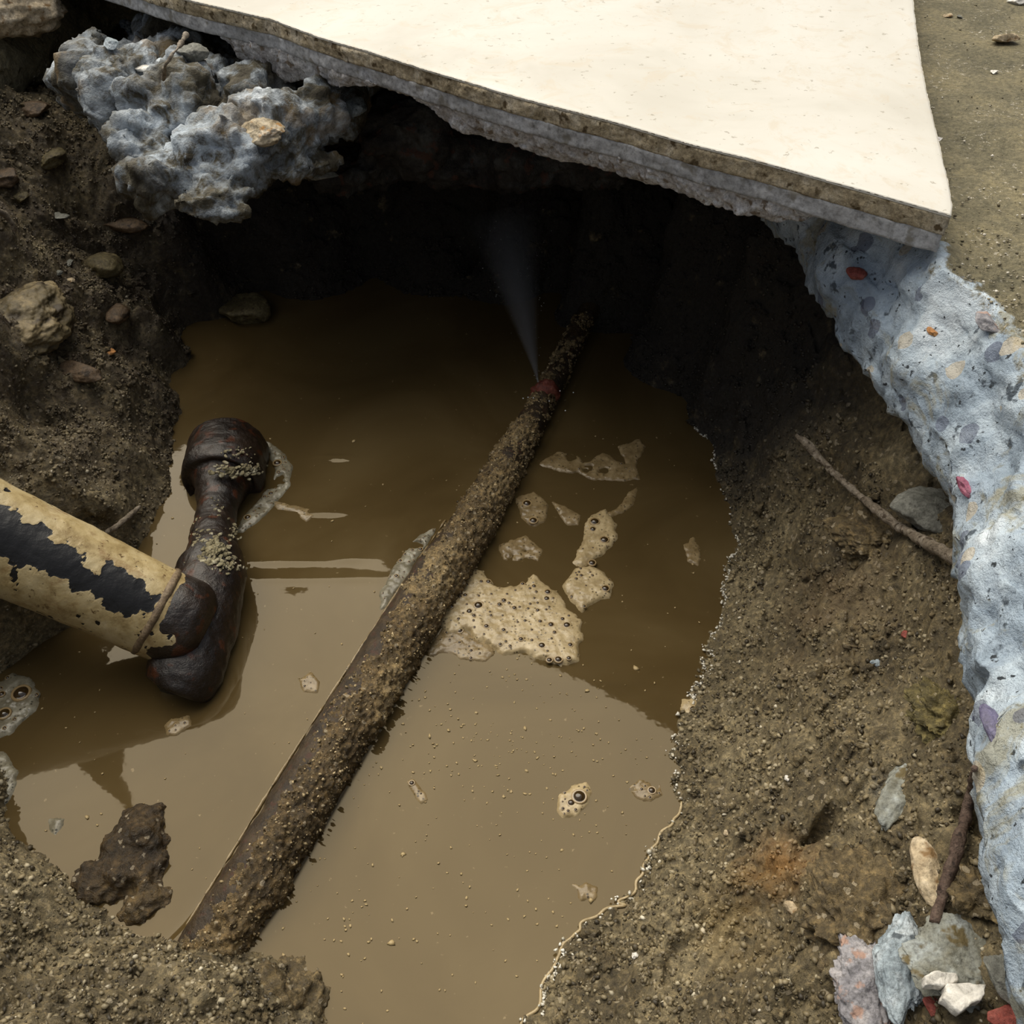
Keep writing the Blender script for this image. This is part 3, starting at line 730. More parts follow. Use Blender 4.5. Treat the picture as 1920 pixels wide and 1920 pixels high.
def foam(poly_px, mat, label, seed, h=.0016, jag=.0016, bubbles=0, bsize=(.0007, .0016), big=(), holes=.0):
    pts = [P(a, b, 0) for a, b in poly_px]; xs = [p.x for p in pts]; ys = [p.y for p in pts]
    st = .00055
    gx = np.arange(min(xs) - .004, max(xs) + .004, st); gy = np.arange(min(ys) - .004, max(ys) + .004, st)
    X, Y = np.meshgrid(gx, gy); pp = [(p.x, p.y) for p in pts]
    sd = seg_dist(X, Y, pp, True) * np.where(in_poly(X, Y, pp), 1, -1)
    q_ = np.stack([X.ravel(), Y.ravel(), np.zeros(X.size) + seed], 1)
    sd = sd + jag * fbm(q_, 170, 4, seed).reshape(X.shape) + jag * .7 * fbm(q_, 55, 2, seed + 5).reshape(X.shape)
    if holes: sd = np.minimum(sd, .004 * (fbm(q_, 110, 3, seed + 9).reshape(X.shape) + holes))
    Z = np.where(sd > 0, h * (1 - np.exp(-sd / .0016)) + .0003, sd * .8) * 1.0
    Z = Z + np.where(sd > 0, 1, 0) * .00025 * fbm(q_, 420, 3, seed + 3).reshape(X.shape)
    c = P(sum(a for a, b in poly_px) / len(pts), sum(b for a, b in poly_px) / len(pts), 0)
    keepv = sd > -.0012
    Fc = grid_faces(*X.shape); k = keepv.ravel()[Fc].all(1); Fc = Fc[k]
    used, inv = np.unique(Fc, return_inverse=True); Fc = inv.reshape(Fc.shape)
    V = np.stack([X.ravel(), Y.ravel(), Z.ravel()], 1)[used]
    nb = bubbles or big
    root = empty('foam_patch', c) if nb else None
    o = mesh_np('foam' if nb else 'foam_patch', V, Fc, mat)
    if nb:
        child(o, root); r_ = np.random.default_rng(seed); ok = np.argwhere(sd > .0012); put = []
        def add(x, y, s, z):
            b = bpy.data.objects.new('bubble', BUB); COL.objects.link(b); b.parent = root
            b.location = (x - c.x, y - c.y, z); b.scale = (s, s, s)
        for a, b_, s in big:
            p = P(a, b_, h); add(p.x, p.y, s, h * .85); put.append((p.x, p.y, s))
        tries = 0
        while len(put) < bubbles + len(big) and tries < 2000 and len(ok):
            tries += 1; i, j = ok[r_.integers(len(ok))]; s = bsize[0] + (bsize[1] - bsize[0]) * r_.random() ** 3
            if all(math.hypot(X[i, j] - x, Y[i, j] - y) > (s + t) * 1.25 for x, y, t in put):
                add(X[i, j], Y[i, j], s, float(Z[i, j]) - .0001); put.append((X[i, j], Y[i, j], s))
    else:
        recenter(o, c); root = o
    return tag(root, label, 'foam', 'rafts of foam floating on the muddy water')
foam([(815,1165),(835,1120),(862,1092),(882,1068),(905,1072),(925,1100),(985,1095),(1000,1072),(1020,1098),(1045,1110),(1062,1140),(1092,1162),(1086,1240),(1052,1254),(1018,1238),(985,1222),(950,1222),(905,1212),(880,1185),(840,1190)], M_foam, 'largest cream foam raft, dotted with bubbles, right of the sandy pipe', 3, .0022, .0012, 62, (.0007, .0018), [(897,1135,.0026),(1063,1172,.0021),(1016,1210,.002),(1047,1236,.002),(1030,1237,.0016),(1025,1122,.0017),(880,1146,.0018)])
foam([(790,1215),(830,1180),(870,1180),(905,1205),(925,1225),(905,1240),(865,1238),(830,1228),(800,1240)], M_thin, 'thin duller foam between the pipe and the largest raft', 7, .0008, .0014, 8, (.0007, .0012), [(862,1182,.0018)])
foam([(1052,1098),(1078,1068),(1105,1060),(1130,1075),(1147,1092),(1145,1122),(1118,1130),(1092,1146),(1070,1128)], M_foam, 'round cream foam clump above the right end of the largest raft', 9, .0024, .0008, 12, (.0006, .0011), [(1135,1103,.0022)])
foam([(1098,990),(1108,965),(1135,956),(1158,985),(1155,1012),(1128,1045),(1090,1062),(1070,1055),(1085,1030)], M_foam, 'upright cream foam clump with three dark bubbles', 12, .0018, .0010, 4, (.0006, .001), [(1115,978,.0027),(1133,1012,.0025),(1110,1055,.0021),(1112,992,.0018)])
foam([(962,935),(1000,922),(1030,948),(1024,980),(1002,992),(978,972)], M_thin, 'small foam islet with two bubbles beside the middle of the pipe', 15, .0014, .0008, 0, (.001, .001), [(988,944,.0026),(1000,976,.0024)])
foam([(1036,942),(1062,952),(1092,965),(1085,985),(1065,984),(1050,965)], M_thin, 'short foam scrap between the two-bubble islet and the upright clump', 17, .001, .0008)
foam([(933,1022),(960,1012),(985,1005),(1018,1030),(1012,1056),(985,1048),(962,1058),(945,1050)], M_thin, 'ragged dull foam scrap above the largest raft', 19, .001, .0012, 0, (.001, .001), (), .6)
foam([(1010,872),(1045,848),(1078,852),(1092,872),(1130,852),(1165,868),(1190,872),(1202,900),(1150,900),(1110,900),(1085,888),(1050,886)], M_thin, 'long thin strand of foam farthest back, in the shade right of the pipe', 22, .001, .0010, 6, (.0006, .001), (), .75)
foam([(1160,838),(1200,824),(1212,838),(1196,860),(1192,880),(1176,872)], M_thin, 'little foam hook at the far right end of the back strand', 24, .0009, .0008)
foam([(1178,922),(1196,912),(1190,945),(1165,962),(1142,972),(1138,960),(1168,945)], M_thin, 'narrow foam scrap between the back strand and the upright clump', 26, .0009, .0008)
foam([(824,985),(792,1002),(764,1028),(735,1065),(712,1110),(712,1145),(728,1140),(750,1105),(775,1060),(800,1022)], M_grey, 'grey lacy foam pressed against the left side of the pipe', 28, .0016, .0008, 16, (.0006, .0013), (), .9)
foam([(478,818),(505,828),(533,852),(549,880),(542,912),(515,948),(488,975),(455,1000),(436,1000),(462,965),(492,930),(512,900),(515,868),(500,842)], M_grey, 'grey bubbly foam curling round the hammer face', 30, .0014, .0008, 22, (.0006, .0012), [(520,868,.0025),(464,970,.0019),(508,925,.0014)], .9)
foam([(512,940),(548,948),(580,955),(592,968),(575,978),(552,962),(520,955)], M_thin, 'small foam tail trailing right from the foam at the hammer', 32, .0009, .0006)
foam([(1042,1520),(1048,1492),(1072,1474),(1098,1470),(1112,1486),(1104,1508),(1080,1532),(1055,1534)], M_foam, 'small foam clump with one big bubble, alone in the front right water', 34, .0016, .0008, 9, (.0005, .0009), [(1086,1494,.0032),(1071,1505,.0018)])
foam([(762,1465),(775,1460),(790,1475),(800,1500),(790,1506),(775,1488)], M_thin, 'tiny foam scrap in the open water right of the pipe', 36, .001, .0006, 2, (.0006, .0008), [(772,1468,.0013)])
foam([(1075,1660),(1098,1652),(1120,1664),(1112,1684),(1088,1690)], M_thin, 'dull foam scrap near the front right shore', 38, .001, .001, 0, (1, 1), (), .7)
foam([(1283,1022),(1300,1010),(1315,1035),(1308,1060),(1290,1052)], M_thin, 'pale foam fleck in the brown water near the right bank', 40, .0009, .0008)
foam([(1180,1480),(1200,1462),(1235,1470),(1245,1492),(1222,1505),(1190,1500)], M_thin, 'foam scrap with bubbles at the front right shore', 42, .0012, .001, 5, (.0006, .0012), [(1222,1482,.0018)], .8)
foam([(1280,1312),(1300,1308),(1318,1322),(1305,1350),(1285,1352),(1276,1330)], M_foam, 'bright foam curl caught on the right bank', 44, .0016, .0008, 0, (1, 1), [(1300,1330,.002)])
foam([(562,1275),(585,1262),(602,1278),(596,1300),(570,1298)], M_thin, 'foam scrap in the tan water between hammer head and pipe', 46, .001, .0008, 4, (.0005, .0009))
foam([(305,1362),(322,1348),(352,1345),(358,1362),(332,1380),(312,1378)], M_thin, 'foam scrap just below the hammer head', 48, .0012, .0009, 4, (.0005, .0009))
foam([(-20,1290),(25,1262),(60,1275),(76,1300),(66,1335),(40,1352),(20,1378),(-20,1390)], M_grey, 'grey foam clump with a dark bubble at the left, under the handle', 50, .002, .0012, 6, (.0008, .0016), [(40,1300,.0042),(8,1338,.003)], .95)
foam([(-15,1410),(12,1412),(30,1445),(26,1490),(5,1520),(-15,1510)], M_grey, 'grey foam tongue at the left, above the front mound', 52, .0016, .0008)
foam([(92,1535),(125,1532),(118,1552),(104,1572),(95,1560)], M_grey, 'small pale foam scrap at the top of the front left mound', 54, .0012, .0006)
# pale tube that paints the meniscus highlight along the wet side of the pipe
left = []
for (a, b, c, r) in PIPE[1:8]:
    p = P(a, b, 0); left.append(Vector((p.x, p.y, .0006)))
dirp = (left[-1] - left[0]).normalized(); nl = Vector((-dirp.y, dirp.x, 0))
left = [p + nl * (.0152 + .0004 * math.sin(7 * i)) for i, p in enumerate(left)]
o = tube('meniscus_glint', left, [.0004, .0005, .0006, .0004, .0007, .0004, .0003], M_thin, 10, .001, lambda V: fbm(V, 200, 3, 141) * .0004)
recenter(o, left[3]); tag(o, 'thin pale line painting the meniscus highlight along the left side of the pipe', 'froth')
# countless flecks, shore froth and painted waterline glints
def scatter(name, pts, sizes, mat, label, cat, seed, sub=1, flat=.5, rg=.25):
    r_ = np.random.default_rng(seed); V0, F0 = ICO[sub]; n = len(pts); base = []
    for k in range(12):
        v, _ = stone_np((1, .8, flat), seed * 50 + k, .6, sub, rg, (0, 0, 0), 5); base.append(v)
    base = np.array(base); pick = r_.integers(0, 12, n); a = r_.uniform(0, 6.28, n); ca, sa = np.cos(a), np.sin(a)
    tl = r_.uniform(-.7, .7, n); ct, st_ = np.cos(tl), np.sin(tl)
    B_ = base[pick]; B_ = np.stack([B_[..., 0], B_[..., 1] * ct[:, None] - B_[..., 2] * st_[:, None], B_[..., 1] * st_[:, None] + B_[..., 2] * ct[:, None]], -1)
    B_ = np.stack([B_[..., 0] * ca[:, None] - B_[..., 1] * sa[:, None], B_[..., 0] * sa[:, None] + B_[..., 1] * ca[:, None], B_[..., 2]], -1)
    V = B_ * np.asarray(sizes)[:, None, None] + np.asarray(pts)[:, None, :]
    Fc = F0[None] + (np.arange(n) * len(V0))[:, None, None]
    o = mesh_np(name, V.reshape(-1, 3), Fc.reshape(-1, 3), mat)
    tone = o.data.attributes.new('tone', 'FLOAT', 'POINT'); tone.data.foreach_set('value', np.repeat(r_.random(n), len(V0)).astype(np.float32))
    return tag(o, label, cat, None, 'stuff')
M_fleck = Mat('foam_fleck').done(srgb(168, 148, 108), .4, .3)
r_ = np.random.default_rng(77)
fp = []; fs = []
for k in range(900):
    a, b = r_.uniform(-20, 1380), r_.uniform(800, 1920)
    if k > 260: a, b = r_.normal(930, 120), r_.normal(1340, 110)
    if k > 420: a, b = r_.uniform(560, 1250), r_.uniform(1250, 1900)
    if k > 640: break
    p = P(a, b, 0)
    if terrain(p.x, p.y) < -.004 and seg_dist(np.array([p.x]), np.array([p.y]), [(q_.x, q_.y) for q_ in pc])[0] > .016:
        fp.append((p.x, p.y, .0002)); fs.append(r_.uniform(.0003, .0009) * (1 + (r_.random() > .93)))
scatter('foam_flecks', fp, fs, M_fleck, 'tiny pale flecks of foam floating all over the muddy water', 'foam flecks', 5, 1, .35)
fp = []; fs = []
sh = resample([tuple(P(a, b, 0)) for a, b in SHORE], 900)
m = Mat('froth_and_glint'); M_glint = m.done(m.ramp(m.noise(400, 3), [(.35, srgb(150, 142, 120)), (.6, srgb(226, 222, 210))]), .08, 1.0)  # pale colour paints the meniscus glints among the froth bits
for p in sh:
    for dx in (r_.normal() * .003,):
        # walk outwards to the true waterline
        x, y = p[0] - .02, p[1]
        while x < .3 and terrain(x, y) < .0005: x += .0006
        if fbm(np.array([[x, y, 0]]), 60, 2, 7)[0] > -.05 or r_.random() < .15:
            fp.append((x + dx * .35, y + r_.normal() * .001, .0004 + abs(dx) * .25)); fs.append(r_.uniform(.0004, .0011) * (1.5 if r_.random() > .85 else 1))
wl = []
for a in np.linspace(0, 1, 60):
    p = Vector(sh[int(640 + 259 * a)]); x = p.x - .02
    while x < .3 and terrain(x, p.y) < .0003: x += .0005
    wl.append(Vector((x - .0012, p.y, .0006)))
o = tube('meniscus_glint', wl, [.0004 + .0004 * abs(math.sin(k * 1.7)) for k in range(60)], M_foam, 8, .0012, sm=30)  # pale tube painting the bright meniscus along the shore
recenter(o, wl[30]); tag(o, 'thin pale line painting the meniscus glint along the front right shore', 'froth')
scatter('shore_froth_glints', fp, fs, M_glint, 'broken rim of wet froth and painted glints along the right waterline', 'froth', 6, 1, .5)

# ------------------------------------------------------------------ crumbs of soil
m = Mat('soil_crumb')
at = m.n('ShaderNodeAttribute'); at.attribute_name = 'tone'
c = m.ramp(at.outputs['Fac'], [(0, srgb(48, 41, 28)), (.3, srgb(82, 72, 52)), (.7, srgb(122, 110, 84)), (.95, srgb(146, 134, 108)), (.99, srgb(172, 162, 138)), (1, srgb(214, 206, 188))])
lg = m.ramp(m.noise(22, 5, .65), [(.3, (.62, .6, .55, 1)), (.5, (.95, .95, .93, 1)), (.72, (1.25, 1.22, 1.15, 1))])
c = m.mix(1.0, c, lg, 'MULTIPLY')
for loc, r0, r1, cc, a in STAINS_SHADE:  # same stains and painted shade on the crumbs
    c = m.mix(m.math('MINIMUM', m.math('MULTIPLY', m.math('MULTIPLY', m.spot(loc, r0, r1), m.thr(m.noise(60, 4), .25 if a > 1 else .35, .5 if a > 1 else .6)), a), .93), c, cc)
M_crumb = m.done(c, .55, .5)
n_try = 290000
r_ = np.random.default_rng(202)
ii = r_.uniform(0, GZ2.shape[0] - 1.01, n_try); jj = r_.uniform(0, GZ2.shape[1] - 1.01, n_try)
a_, b_ = ii.astype(int), jj.astype(int); G3 = V_ground = None
gv = np.zeros(len(ground.data.vertices) * 3, np.float32); ground.data.vertices.foreach_get('co', gv); gv = gv.reshape(GZ2.shape + (3,)).astype(float)
fa, fb = (ii - a_)[:, None], (jj - b_)[:, None]
pts = gv[a_, b_] * (1 - fa) * (1 - fb) + gv[a_ + 1, b_] * fa * (1 - fb) + gv[a_, b_ + 1] * (1 - fa) * fb + gv[a_ + 1, b_ + 1] * fa * fb
dep = pts[:, 1] * S_ - (pts[:, 2] - H) * C_
sx = 960 + F * pts[:, 0] / dep; sy = 960 - F * (pts[:, 1] * C_ + (pts[:, 2] - H) * S_) / dep
clump = fbm(pts, 70, 3, 301)
ok = (pts[:, 2] > -.0005) & (sx > -120) & (sx < 2040) & (sy > -60) & (sy < 2040) & (dep > .1) & in_poly(pts[:, 0], pts[:, 1], [(x, y) for x, y in RIMXY]) & (clump + r_.uniform(-.5, .7, n_try) > -.25)
pts = pts[ok]; dep = dep[ok]
sz = (.0004 + .0012 * r_.random(len(pts)) ** 2.2)
scatter('soil_crumbs', pts + np.array([0, 0, .0002]), sz, M_crumb, 'loose crumbs of damp sandy soil covering the banks of the pit', 'soil crumbs', 8, 1, .75)
M_clod = soil_mat('clod_soil', srgb(66, 57, 38), srgb(108, 96, 70), srgb(142, 130, 100), STAINS_SHADE)
sel = np.flatnonzero((clump[ok] > -.1) & (pts[:, 2] > .002) & (r_.random(len(pts)) < .07))
scatter('soil_clods', pts[sel] - np.array([0, 0, .0006]), .0012 + .0022 * r_.random(len(sel)) ** 3, M_clod, 'small damp clods of sandy soil lying all over the banks of the pit', 'soil clods', 12, 3, .7, .5)
# grit sticking to the pipe
Qp = np.zeros(len(crust.data.vertices) * 3, np.float32); crust.data.vertices.foreach_get('co', Qp); Qp = Qp.reshape(-1, 3) + np.array(pipe.location)
sel = r_.choice(len(Qp), 9000, replace=False); sel = sel[Qp[sel, 2] > .001]
m = Mat('pipe_grit'); at = m.n('ShaderNodeAttribute'); at.attribute_name = 'tone'
c = m.ramp(at.outputs['Fac'], [(0, srgb(58, 46, 26)), (.4, srgb(102, 86, 56)), (.8, srgb(148, 130, 94)), (1, srgb(196, 176, 136))])
M_grit = m.done(c, .45, .5)
o = scatter('sand_grains', Qp[sel], .0003 + .0007 * r_.random(len(sel)) ** 2, M_grit, None, None, 9, 1, .7)
child(o, pipe)
# floor dust and chips too small to count
fp = []; fs = []
for k in range(9000):
    a, b = r_.uniform(1600, 1960), r_.uniform(-40, 900)
    p = P(a, b, ZT)
    if not in_poly(np.array([p.x]), np.array([p.y]), RIMXY)[0]:
        dens = .12 + .9 * math.exp(-((b - 560) / 130) ** 2)
        if r_.random() < dens: fp.append((p.x, p.y, ZT + .0006)); fs.append(.00015 + .0008 * r_.random() ** 4)
m = Mat('floor_grit'); at = m.n('ShaderNodeAttribute'); at.attribute_name = 'tone'
c = m.ramp(at.outputs['Fac'], [(0, srgb(70, 64, 48)), (.4, srgb(120, 112, 90)), (.75, srgb(160, 152, 132)), (1, srgb(232, 226, 214))])
scatter('floor_grit', fp, fs, m.done(c, .8, .3), 'white and brown grit strewn over the dusty concrete floor', 'grit', 10, 1, .6)

# ------------------------------------------------------------------ stones, chips and roots
def RM(n, a, b, c, rough=.7, sc=90, spots=None): return rock_mat(n, srgb(*a), srgb(*b), srgb(*c), rough, sc, .0006, srgb(*spots) if spots else None)
R_beige = RM('beige_stone', (150,130,100), (196,178,148), (222,208,184), .8, 70, (140,112,76))
R_white = RM('white_chip', (196,190,180), (228,224,216), (240,238,232), .5, 50)
R_grey = RM('grey_stone', (84,84,78), (124,124,116), (160,160,152), .65, 90)
R_blue = RM('blue_grey_stone', (112,124,132), (158,170,178), (200,208,214), .7, 90, (90,98,104))
R_bmud = RM('muddy_concrete', (96,90,68), (138,140,132), (176,184,186), .75, 70, (104,92,62))
R_olive = RM('olive_cobble', (64,56,36), (96,86,58), (130,118,84), .55, 90, (60,48,30))
R_bould = RM('worn_boulder', (66,58,40), (104,92,66), (166,148,112), .6, 34, (58,48,32))
R_red = RM('red_stone', (110,50,44), (150,76,66), (176,110,98), .6, 90)
R_purple = RM('purple_stone', (78,74,100), (104,100,128), (136,134,156), .4, 60)
R_pink = RM('pink_stone', (120,60,84), (156,90,112), (186,130,146), .5, 60)
R_brown = RM('brown_cobble', (62,48,34), (92,74,54), (124,102,78), .5, 90, (52,40,28))
R_orange = RM('orange_stone', (140,92,48), (190,134,78), (214,166,110), .5, 60)
R_mix = RM('speckled_concrete', (100,98,104), (146,144,148), (184,178,178), .8, 90, (168,138,124))
R_mud = soil_mat('wet_mud', srgb(40, 31, 18), srgb(68, 54, 32), srgb(96, 80, 50), rough=(.2, .6))
M_yel = soil_mat('yellowish_soil', srgb(84, 76, 44), srgb(118, 108, 68), srgb(152, 144, 100))
M_soil2 = soil_mat('crumbly_soil', srgb(78, 66, 42), srgb(108, 94, 66), srgb(144, 130, 98))
G1 = 'stones stuck in the left bank'
for n, lab, cat, px, py, wp, hp_, mt, sd_, kw in [
    ('stone', 'large beige stone in the far left corner beside the tile', 'stone', 16, 40, 220, 190, R_beige, 1, dict(ang=.35, lift=.004, rough=.09, sub=5)),
    ('boulder', 'largest rounded stone in the left bank, with a pale beige rim', 'stone', 40, 600, 170, 190, R_bould, 2, dict(ang=.2, sink=.5, rough=.09, sub=6)),
    ('cobble', 'reddish-brown cobble at the left edge above the pale curved root', 'stone', 8, 338, 56, 60, R_brown, 3, dict(group=G1)),
    ('cobble', 'upright olive cobble in the upper left bank', 'stone', 100, 300, 44, 66, R_olive, 4, dict(group=G1)),
    ('cobble', 'flat dark cobble under the broken concrete lump', 'stone', 235, 425, 90, 40, R_brown, 5, dict(group=G1, rz=-10)),
    ('cobble', 'grey wedge-shaped stone left of the broken concrete lump', 'stone', 112, 408, 40, 34, R_grey, 6, dict(group=G1, ang=.9)),
    ('cobble', 'olive cobble in the left bank above the orange pebble', 'stone', 195, 505, 74, 66, R_olive, 7, dict(group=G1)),
    ('cobble', 'pale brown cobble beside the orange pebble', 'stone', 222, 592, 44, 56, R_brown, 8, dict(group=G1)),
    ('cobble', 'long beige-brown cobble low in the left bank', 'stone', 150, 700, 96, 46, R_brown, 9, dict(group=G1, rz=-25)),
    ('cobble', 'dim olive cobble at the back left, in the shadow over the water', 'stone', 462, 592, 96, 90, R_olive, 10, dict(group=G1)),
    ('cobble', 'brown cobble high in the left bank near the corner stone', 'stone', 62, 208, 70, 44, R_brown, 11, dict(group=G1)),
    ('cobble', 'small round cobble right of the reddish-brown one', 'stone', 40, 372, 30, 34, R_olive, 12, dict(group=G1)),
    ('pebble', 'small orange pebble in the left bank', 'pebble', 204, 661, 26, 17, R_orange, 13, dict()),
    ('pebble', 'upright pale pebble, topmost of three in the left bank', 'pebble', 130, 494, 13, 24, R_grey, 14, dict(group='three pale pebbles')),
    ('pebble', 'pale pebble, left one of three in the left bank', 'pebble', 110, 512, 17, 14, R_grey, 15, dict(group='three pale pebbles')),
    ('pebble', 'pale pebble, lowest of three in the left bank', 'pebble', 132, 526, 17, 12, R_beige, 16, dict(group='three pale pebbles')),
    ('pebble', 'brown stone chip on the floor right of the tile', 'stone chip', 1882, 82, 52, 42, R_beige, 20, dict(ang=.9, sink=.2)),
    ('pebble', 'small pale chip on the floor near the tile corner at the top', 'stone chip', 1776, 31, 20, 13, R_beige, 21, dict(ang=.9, sink=.2)),
    ('pebble', 'tiny grey chip on the floor beside the small pale one', 'stone chip', 1800, 34, 12, 12, R_grey, 22, dict(ang=.9, sink=.2)),
    ('pebble', 'pale chip cut off by the top right corner', 'stone chip', 1902, 6, 40, 22, R_white, 23, dict(ang=.9, sink=.2)),
    ('pebble', 'white chip on the dusty floor streak below the brown chip', 'stone chip', 1864, 138, 18, 14, R_white, 24, dict(ang=.9, sink=.2)),
    ('pebble', 'small cream chip just under the tile corner', 'stone chip', 1746, 449, 24, 20, R_beige, 25, dict(ang=.9, sink=.2)),
    ('concrete_chunk', 'grey pointed concrete chunk on the floor rim below the tile corner', 'concrete', 1848, 615, 52, 64, R_mix, 26, dict(ang=.8, sink=.25)),
    ('pebble', 'dark red stone set in the broken concrete edge', 'pebble', 1606, 512, 40, 34, R_red, 27, dict(sink=.5)),
    ('pebble', 'pinkish purple stone at the broken concrete edge by the root', 'pebble', 1812, 912, 36, 62, R_pink, 28, dict(ang=.9, sink=.4)),
    ('pebble', 'oval dark purple stone in the lower right concrete edge', 'pebble', 1862, 1362, 40, 86, R_purple, 29, dict(ang=.2, sink=.45)),
    ('pebble', 'pale orange stone in the upper concrete edge', 'pebble', 1748, 622, 18, 30, R_orange, 30, dict(sink=.45)),
    ('stone', 'elongated cream stone standing in the right soil by the curved root', 'stone', 1738, 1640, 58, 122, R_beige, 31, dict(ang=.35, sink=.25)),
    ('stone', 'rounded grey stone above the thin root on the right bank', 'stone', 1752, 962, 150, 92, R_grey, 32, dict(ang=.4, sink=.35, rough=.08)),
    ('concrete_chunk', 'round pinkish grey concrete lump in the front right', 'concrete', 1626, 1856, 140, 170, R_mix, 33, dict(ang=.4, sink=.45, rough=.14, sub=6)),
    ('concrete_chunk', 'jagged light blue concrete chunk beside the pinkish lump', 'concrete', 1694, 1818, 110, 215, R_blue, 34, dict(ang=.6, sink=.4, rough=.08, sub=6, rz=-8)),
    ('concrete_chunk', 'flat mud-stained grey concrete piece under the white chips', 'concrete', 1796, 1806, 190, 150, R_bmud, 35, dict(ang=.5, sink=.45, flat=.4, rough=.1, sub=6)),
    ('concrete_chunk', 'small grey-green concrete piece at the right of the white chips', 'concrete', 1876, 1832, 60, 90, R_grey, 36, dict(ang=.7, sink=.3)),
    ('brick_piece', 'red brick piece in the bottom right corner', 'brick piece', 1900, 1912, 100, 50, R_red, 37, dict(ang=.8, sink=.25)),
    ('pebble', 'little dark red stone under the white chips', 'pebble', 1748, 1888, 34, 34, R_red, 38, dict(sink=.4)),
    ('stone', 'smooth blue-grey lump half buried in the right soil', 'stone', 1688, 1482, 60, 150, R_bmud, 39, dict(ang=.4, sink=.6, rz=-38, flat=.5, rough=.12)),
    ('pebble', 'white crescent-shaped chip low on the right bank', 'pebble', 1644, 1246, 26, 18, R_blue, 40, dict(ang=.8)),
    ('pebble', 'rust red pebble in the middle of the right bank', 'pebble', 1698, 1192, 22, 18, R_red, 41, dict()),
    ('pebble', 'cream pebble near the orange soil stain', 'pebble', 1484, 1702, 30, 26, R_beige, 42, dict(ang=.7)),
    ('pebble', 'little white pebble on the front right soil', 'pebble', 1190, 1790, 14, 16, R_white, 43, dict(ang=.7)),
    ('pebble', 'small pinkish pebble left of the orange soil stain', 'pebble', 1362, 1562, 13, 11, R_beige, 44, dict(ang=.7)),
    ('pebble', 'white speck of stone above the dark hole in the right bank', 'pebble', 1474, 1460, 12, 12, R_white, 45, dict(ang=.7)),
    ('clod', 'yellowish clod of soil under the lower concrete edge', 'clod', 1776, 1340, 130, 130, M_yel, 46, dict(ang=.2, sink=.6, rough=.22, sub=6)),
    ('clod', 'big crumbly clod left of the cream stone', 'clod', 1630, 1720, 220, 200, M_soil2, 47, dict(ang=.2, sink=.7, rough=.2, sub=6)),
    ('clod', 'crumbly clod below the thin root on the right bank', 'clod', 1640, 1000, 130, 120, M_soil2, 48, dict(ang=.2, sink=.6, rough=.22, sub=6)),
    ('clod', 'small clod between the cream stone and the floor edge', 'clod', 1830, 1680, 90, 90, M_soil2, 49, dict(ang=.2, sink=.5, rough=.22, sub=5)),
]:
    o = stone(n, lab, cat, px, py, wp, hp_, mt, sd_, **kw)
    if n in ('concrete_chunk', 'clod'): BV.append(bvh(o))
# pieces lodged in the broken concrete lump below the tile
def on_mass(px, py, z): return P(px, py, z)
for n, lab, cat, px, py, z, wp, hp_, mt, sd_, kw in [
    ('tile_shard', 'white oval shard on top of the broken concrete lump', 'shard', 272, 128, .188, 62, 32, R_white, 60, dict(ang=.6, rz=-15, flat=.35)),
    ('tile_shard', 'pale pointed shard at the left end of the concrete lump', 'shard', 206, 82, .196, 34, 54, R_blue, 61, dict(ang=.9, rz=20)),
    ('stone', 'angular grey stone wedged between concrete lump and tile', 'stone', 352, 106, .182, 84, 68, R_grey, 62, dict(ang=.95, rz=35, cuts=14)),
    ('plastic_scrap', 'crumpled bluish plastic scrap under the tile edge', 'plastic scrap', 245, 52, .190, 42, 46, RM('blue_plastic', (120,140,164), (176,192,208), (220,228,236), .25, 200), 63, dict(ang=.9, rough=.22)),
    ('stone', 'cream and orange stone at the right end of the concrete lump', 'stone', 492, 252, .186, 92, 70, RM('cream_orange_stone', (150,130,96), (190,176,150), (214,202,184), .7, 90, (184,140,84)), 64, dict(ang=.6, rough=.08, sub=5)),
    ('pebble', 'white pebble in the shade right of the concrete lump', 'pebble', 624, 232, .150, 14, 16, R_white, 65, dict()),
    ('stone', 'bluish stone hanging in the shade under the tile', 'stone', 668, 205, .165, 50, 60, R_blue, 66, dict(ang=.5)),
    ('tile_shard', 'dull bluish shard low in the shade right of the concrete lump', 'shard', 598, 332, .128, 84, 26, R_grey, 67, dict(ang=.6, rz=8)),
]:
    stone(n, lab, cat, px, py, wp, hp_, mt, sd_, at=(hit(px, py) if z > .16 else P(px, py, z)), **kw)
# white tile chips
def chip(label, poly, thick, tiltv, seed, dz=0):
    cx = sum(a for a, b in poly) / len(poly); cy = sum(b for a, b in poly) / len(poly)
    z = hit(cx, cy).z + dz
    o = prism('tile_chip', poly, R_white, thick, z, tiltv, seed=seed, jag=.0003)
    recenter(o, P(cx, cy, z)); return tag(o, label, 'tile chip', 'white chips in the front right corner')
chip('larger four-sided white tile chip in the front right corner', [(1778,1838),(1812,1842),(1848,1848),(1842,1864),(1836,1878),(1802,1896),(1788,1884),(1770,1868)], .005, (.25, -.2), 3, .006)
chip('smaller rounded white tile chip just behind the larger one', [(1733,1832),(1745,1824),(1762,1820),(1796,1823),(1801,1836),(1768,1849),(1735,1848)], .004, (-.1, .2), 4, .0045)
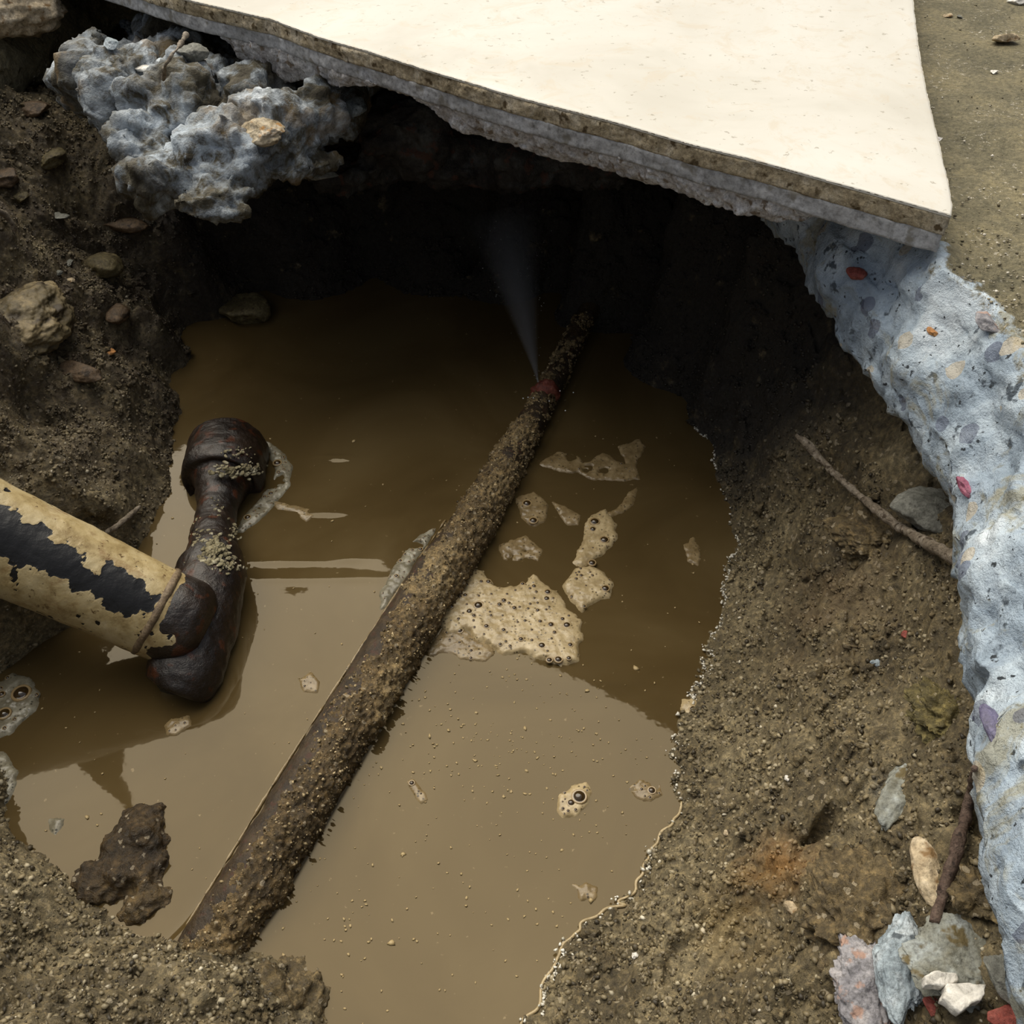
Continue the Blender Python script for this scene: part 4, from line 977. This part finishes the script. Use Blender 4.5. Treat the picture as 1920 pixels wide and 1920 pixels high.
# roots and twigs
M_twig = RM('pale_root', (88,78,64), (132,120,104), (176,166,152), .7, 160, (74,62,48))
M_root = RM('brown_root', (66,52,44), (96,78,68), (126,108,96), .7, 160, (52,40,34))
def root_tube(name, label, cat, pts, mat, seed, tagit=True):
    path = []; rad_ = []
    for a, b, wpx, lift in pts:
        p = hit(a, b) if lift < 1 else P(a, b, lift - 1); lift = lift if lift < 1 else 0; d = ray(a, b); p = p - d * (lift / abs(d.z)); dep_ = p.y * S_ - (p.z - H) * C_
        path.append(p); rad_.append(wpx / 2 * dep_ / F)
    o = tube(name, path, rad_, mat, 16, .0008, lambda V: fbm(V, 260, 3, seed) * .0005 + fbm(V, 60, 2, seed + 1) * .0004, sm=18)
    recenter(o, path[len(path) // 2]); return tag(o, label, cat)
tw = root_tube('thin_root', 'thin pale root sticking out of the right bank from under the concrete', 'root', [(1494,816,7,.016),(1512,832,13,.014),(1530,852,15,.012),(1560,884,13,.010),(1600,920,14,.008),(1640,952,15,.008),(1680,984,17,.007),(1720,1008,20,.006),(1755,1028,24,1.112),(1795,1050,29,1.117),(1850,1080,32,1.121)], M_twig, 151)
root_tube('curved_root', 'brown curved root running down beside the cream stone', 'root', [(1828,1440,12,.003),(1822,1480,14,.006),(1812,1530,18,.008),(1796,1580,22,.008),(1780,1640,22,.006),(1765,1690,20,.004),(1752,1730,16,.0)], M_root, 155)
root_tube('thin_root', 'pale curved root end at the left edge above the largest stone', 'root', [(-10,392,10,.003),(12,404,12,.004),(24,420,10,.004),(28,436,7,.001)], M_twig, 157)
root_tube('twig', 'short pale twig leaning at the waterline between hammer and left bank', 'twig', [(190,1008,10,.002),(215,990,12,.004),(240,970,11,.004),(262,950,7,.003)], M_twig, 159)
root_tube('thin_root', 'short pale root end hanging under the tile beside the grey stone', 'root', [(350,64,6,.07),(332,92,6,.07),(310,120,7,.07),(306,150,5,.066)], M_twig, 161)
# lumps at the front
mud_disp = lambda V: fbm(V, 90, 4, 171) * .002 + billow(V, 220, 3, 173, .6) * .0014
o = blob('mud_lump', [(P(272,1570,-.004), (.0135, .017, .014), 0), (P(255,1640,-.003), (.017, .013, .013), 20), (P(195,1660,-.004), (.016, .012, .011), 0), (P(280,1690,-.004), (.011, .012, .011), 0), (P(235,1600,-.004), (.012, .012, .011), 0)], R_mud, .0011, lambda V: mud_disp(V) * .6)
recenter(o, P(255,1625,0)); tag(o, 'dark wet lump of mud rising from the water at the front left mound', 'mud lump')
o = blob('mud_lump', [(P(555,1880,-.004), (.0135, .016, .012), 0), (P(500,1890,.004), (.014, .014, .012), 0), (P(590,1900,-.006), (.009, .012, .011), 0)], M_soil2, .0011, mud_disp)
recenter(o, P(550,1880,0)); tag(o, 'rounded wet soil lump at the front, just right of the pipe', 'mud lump')
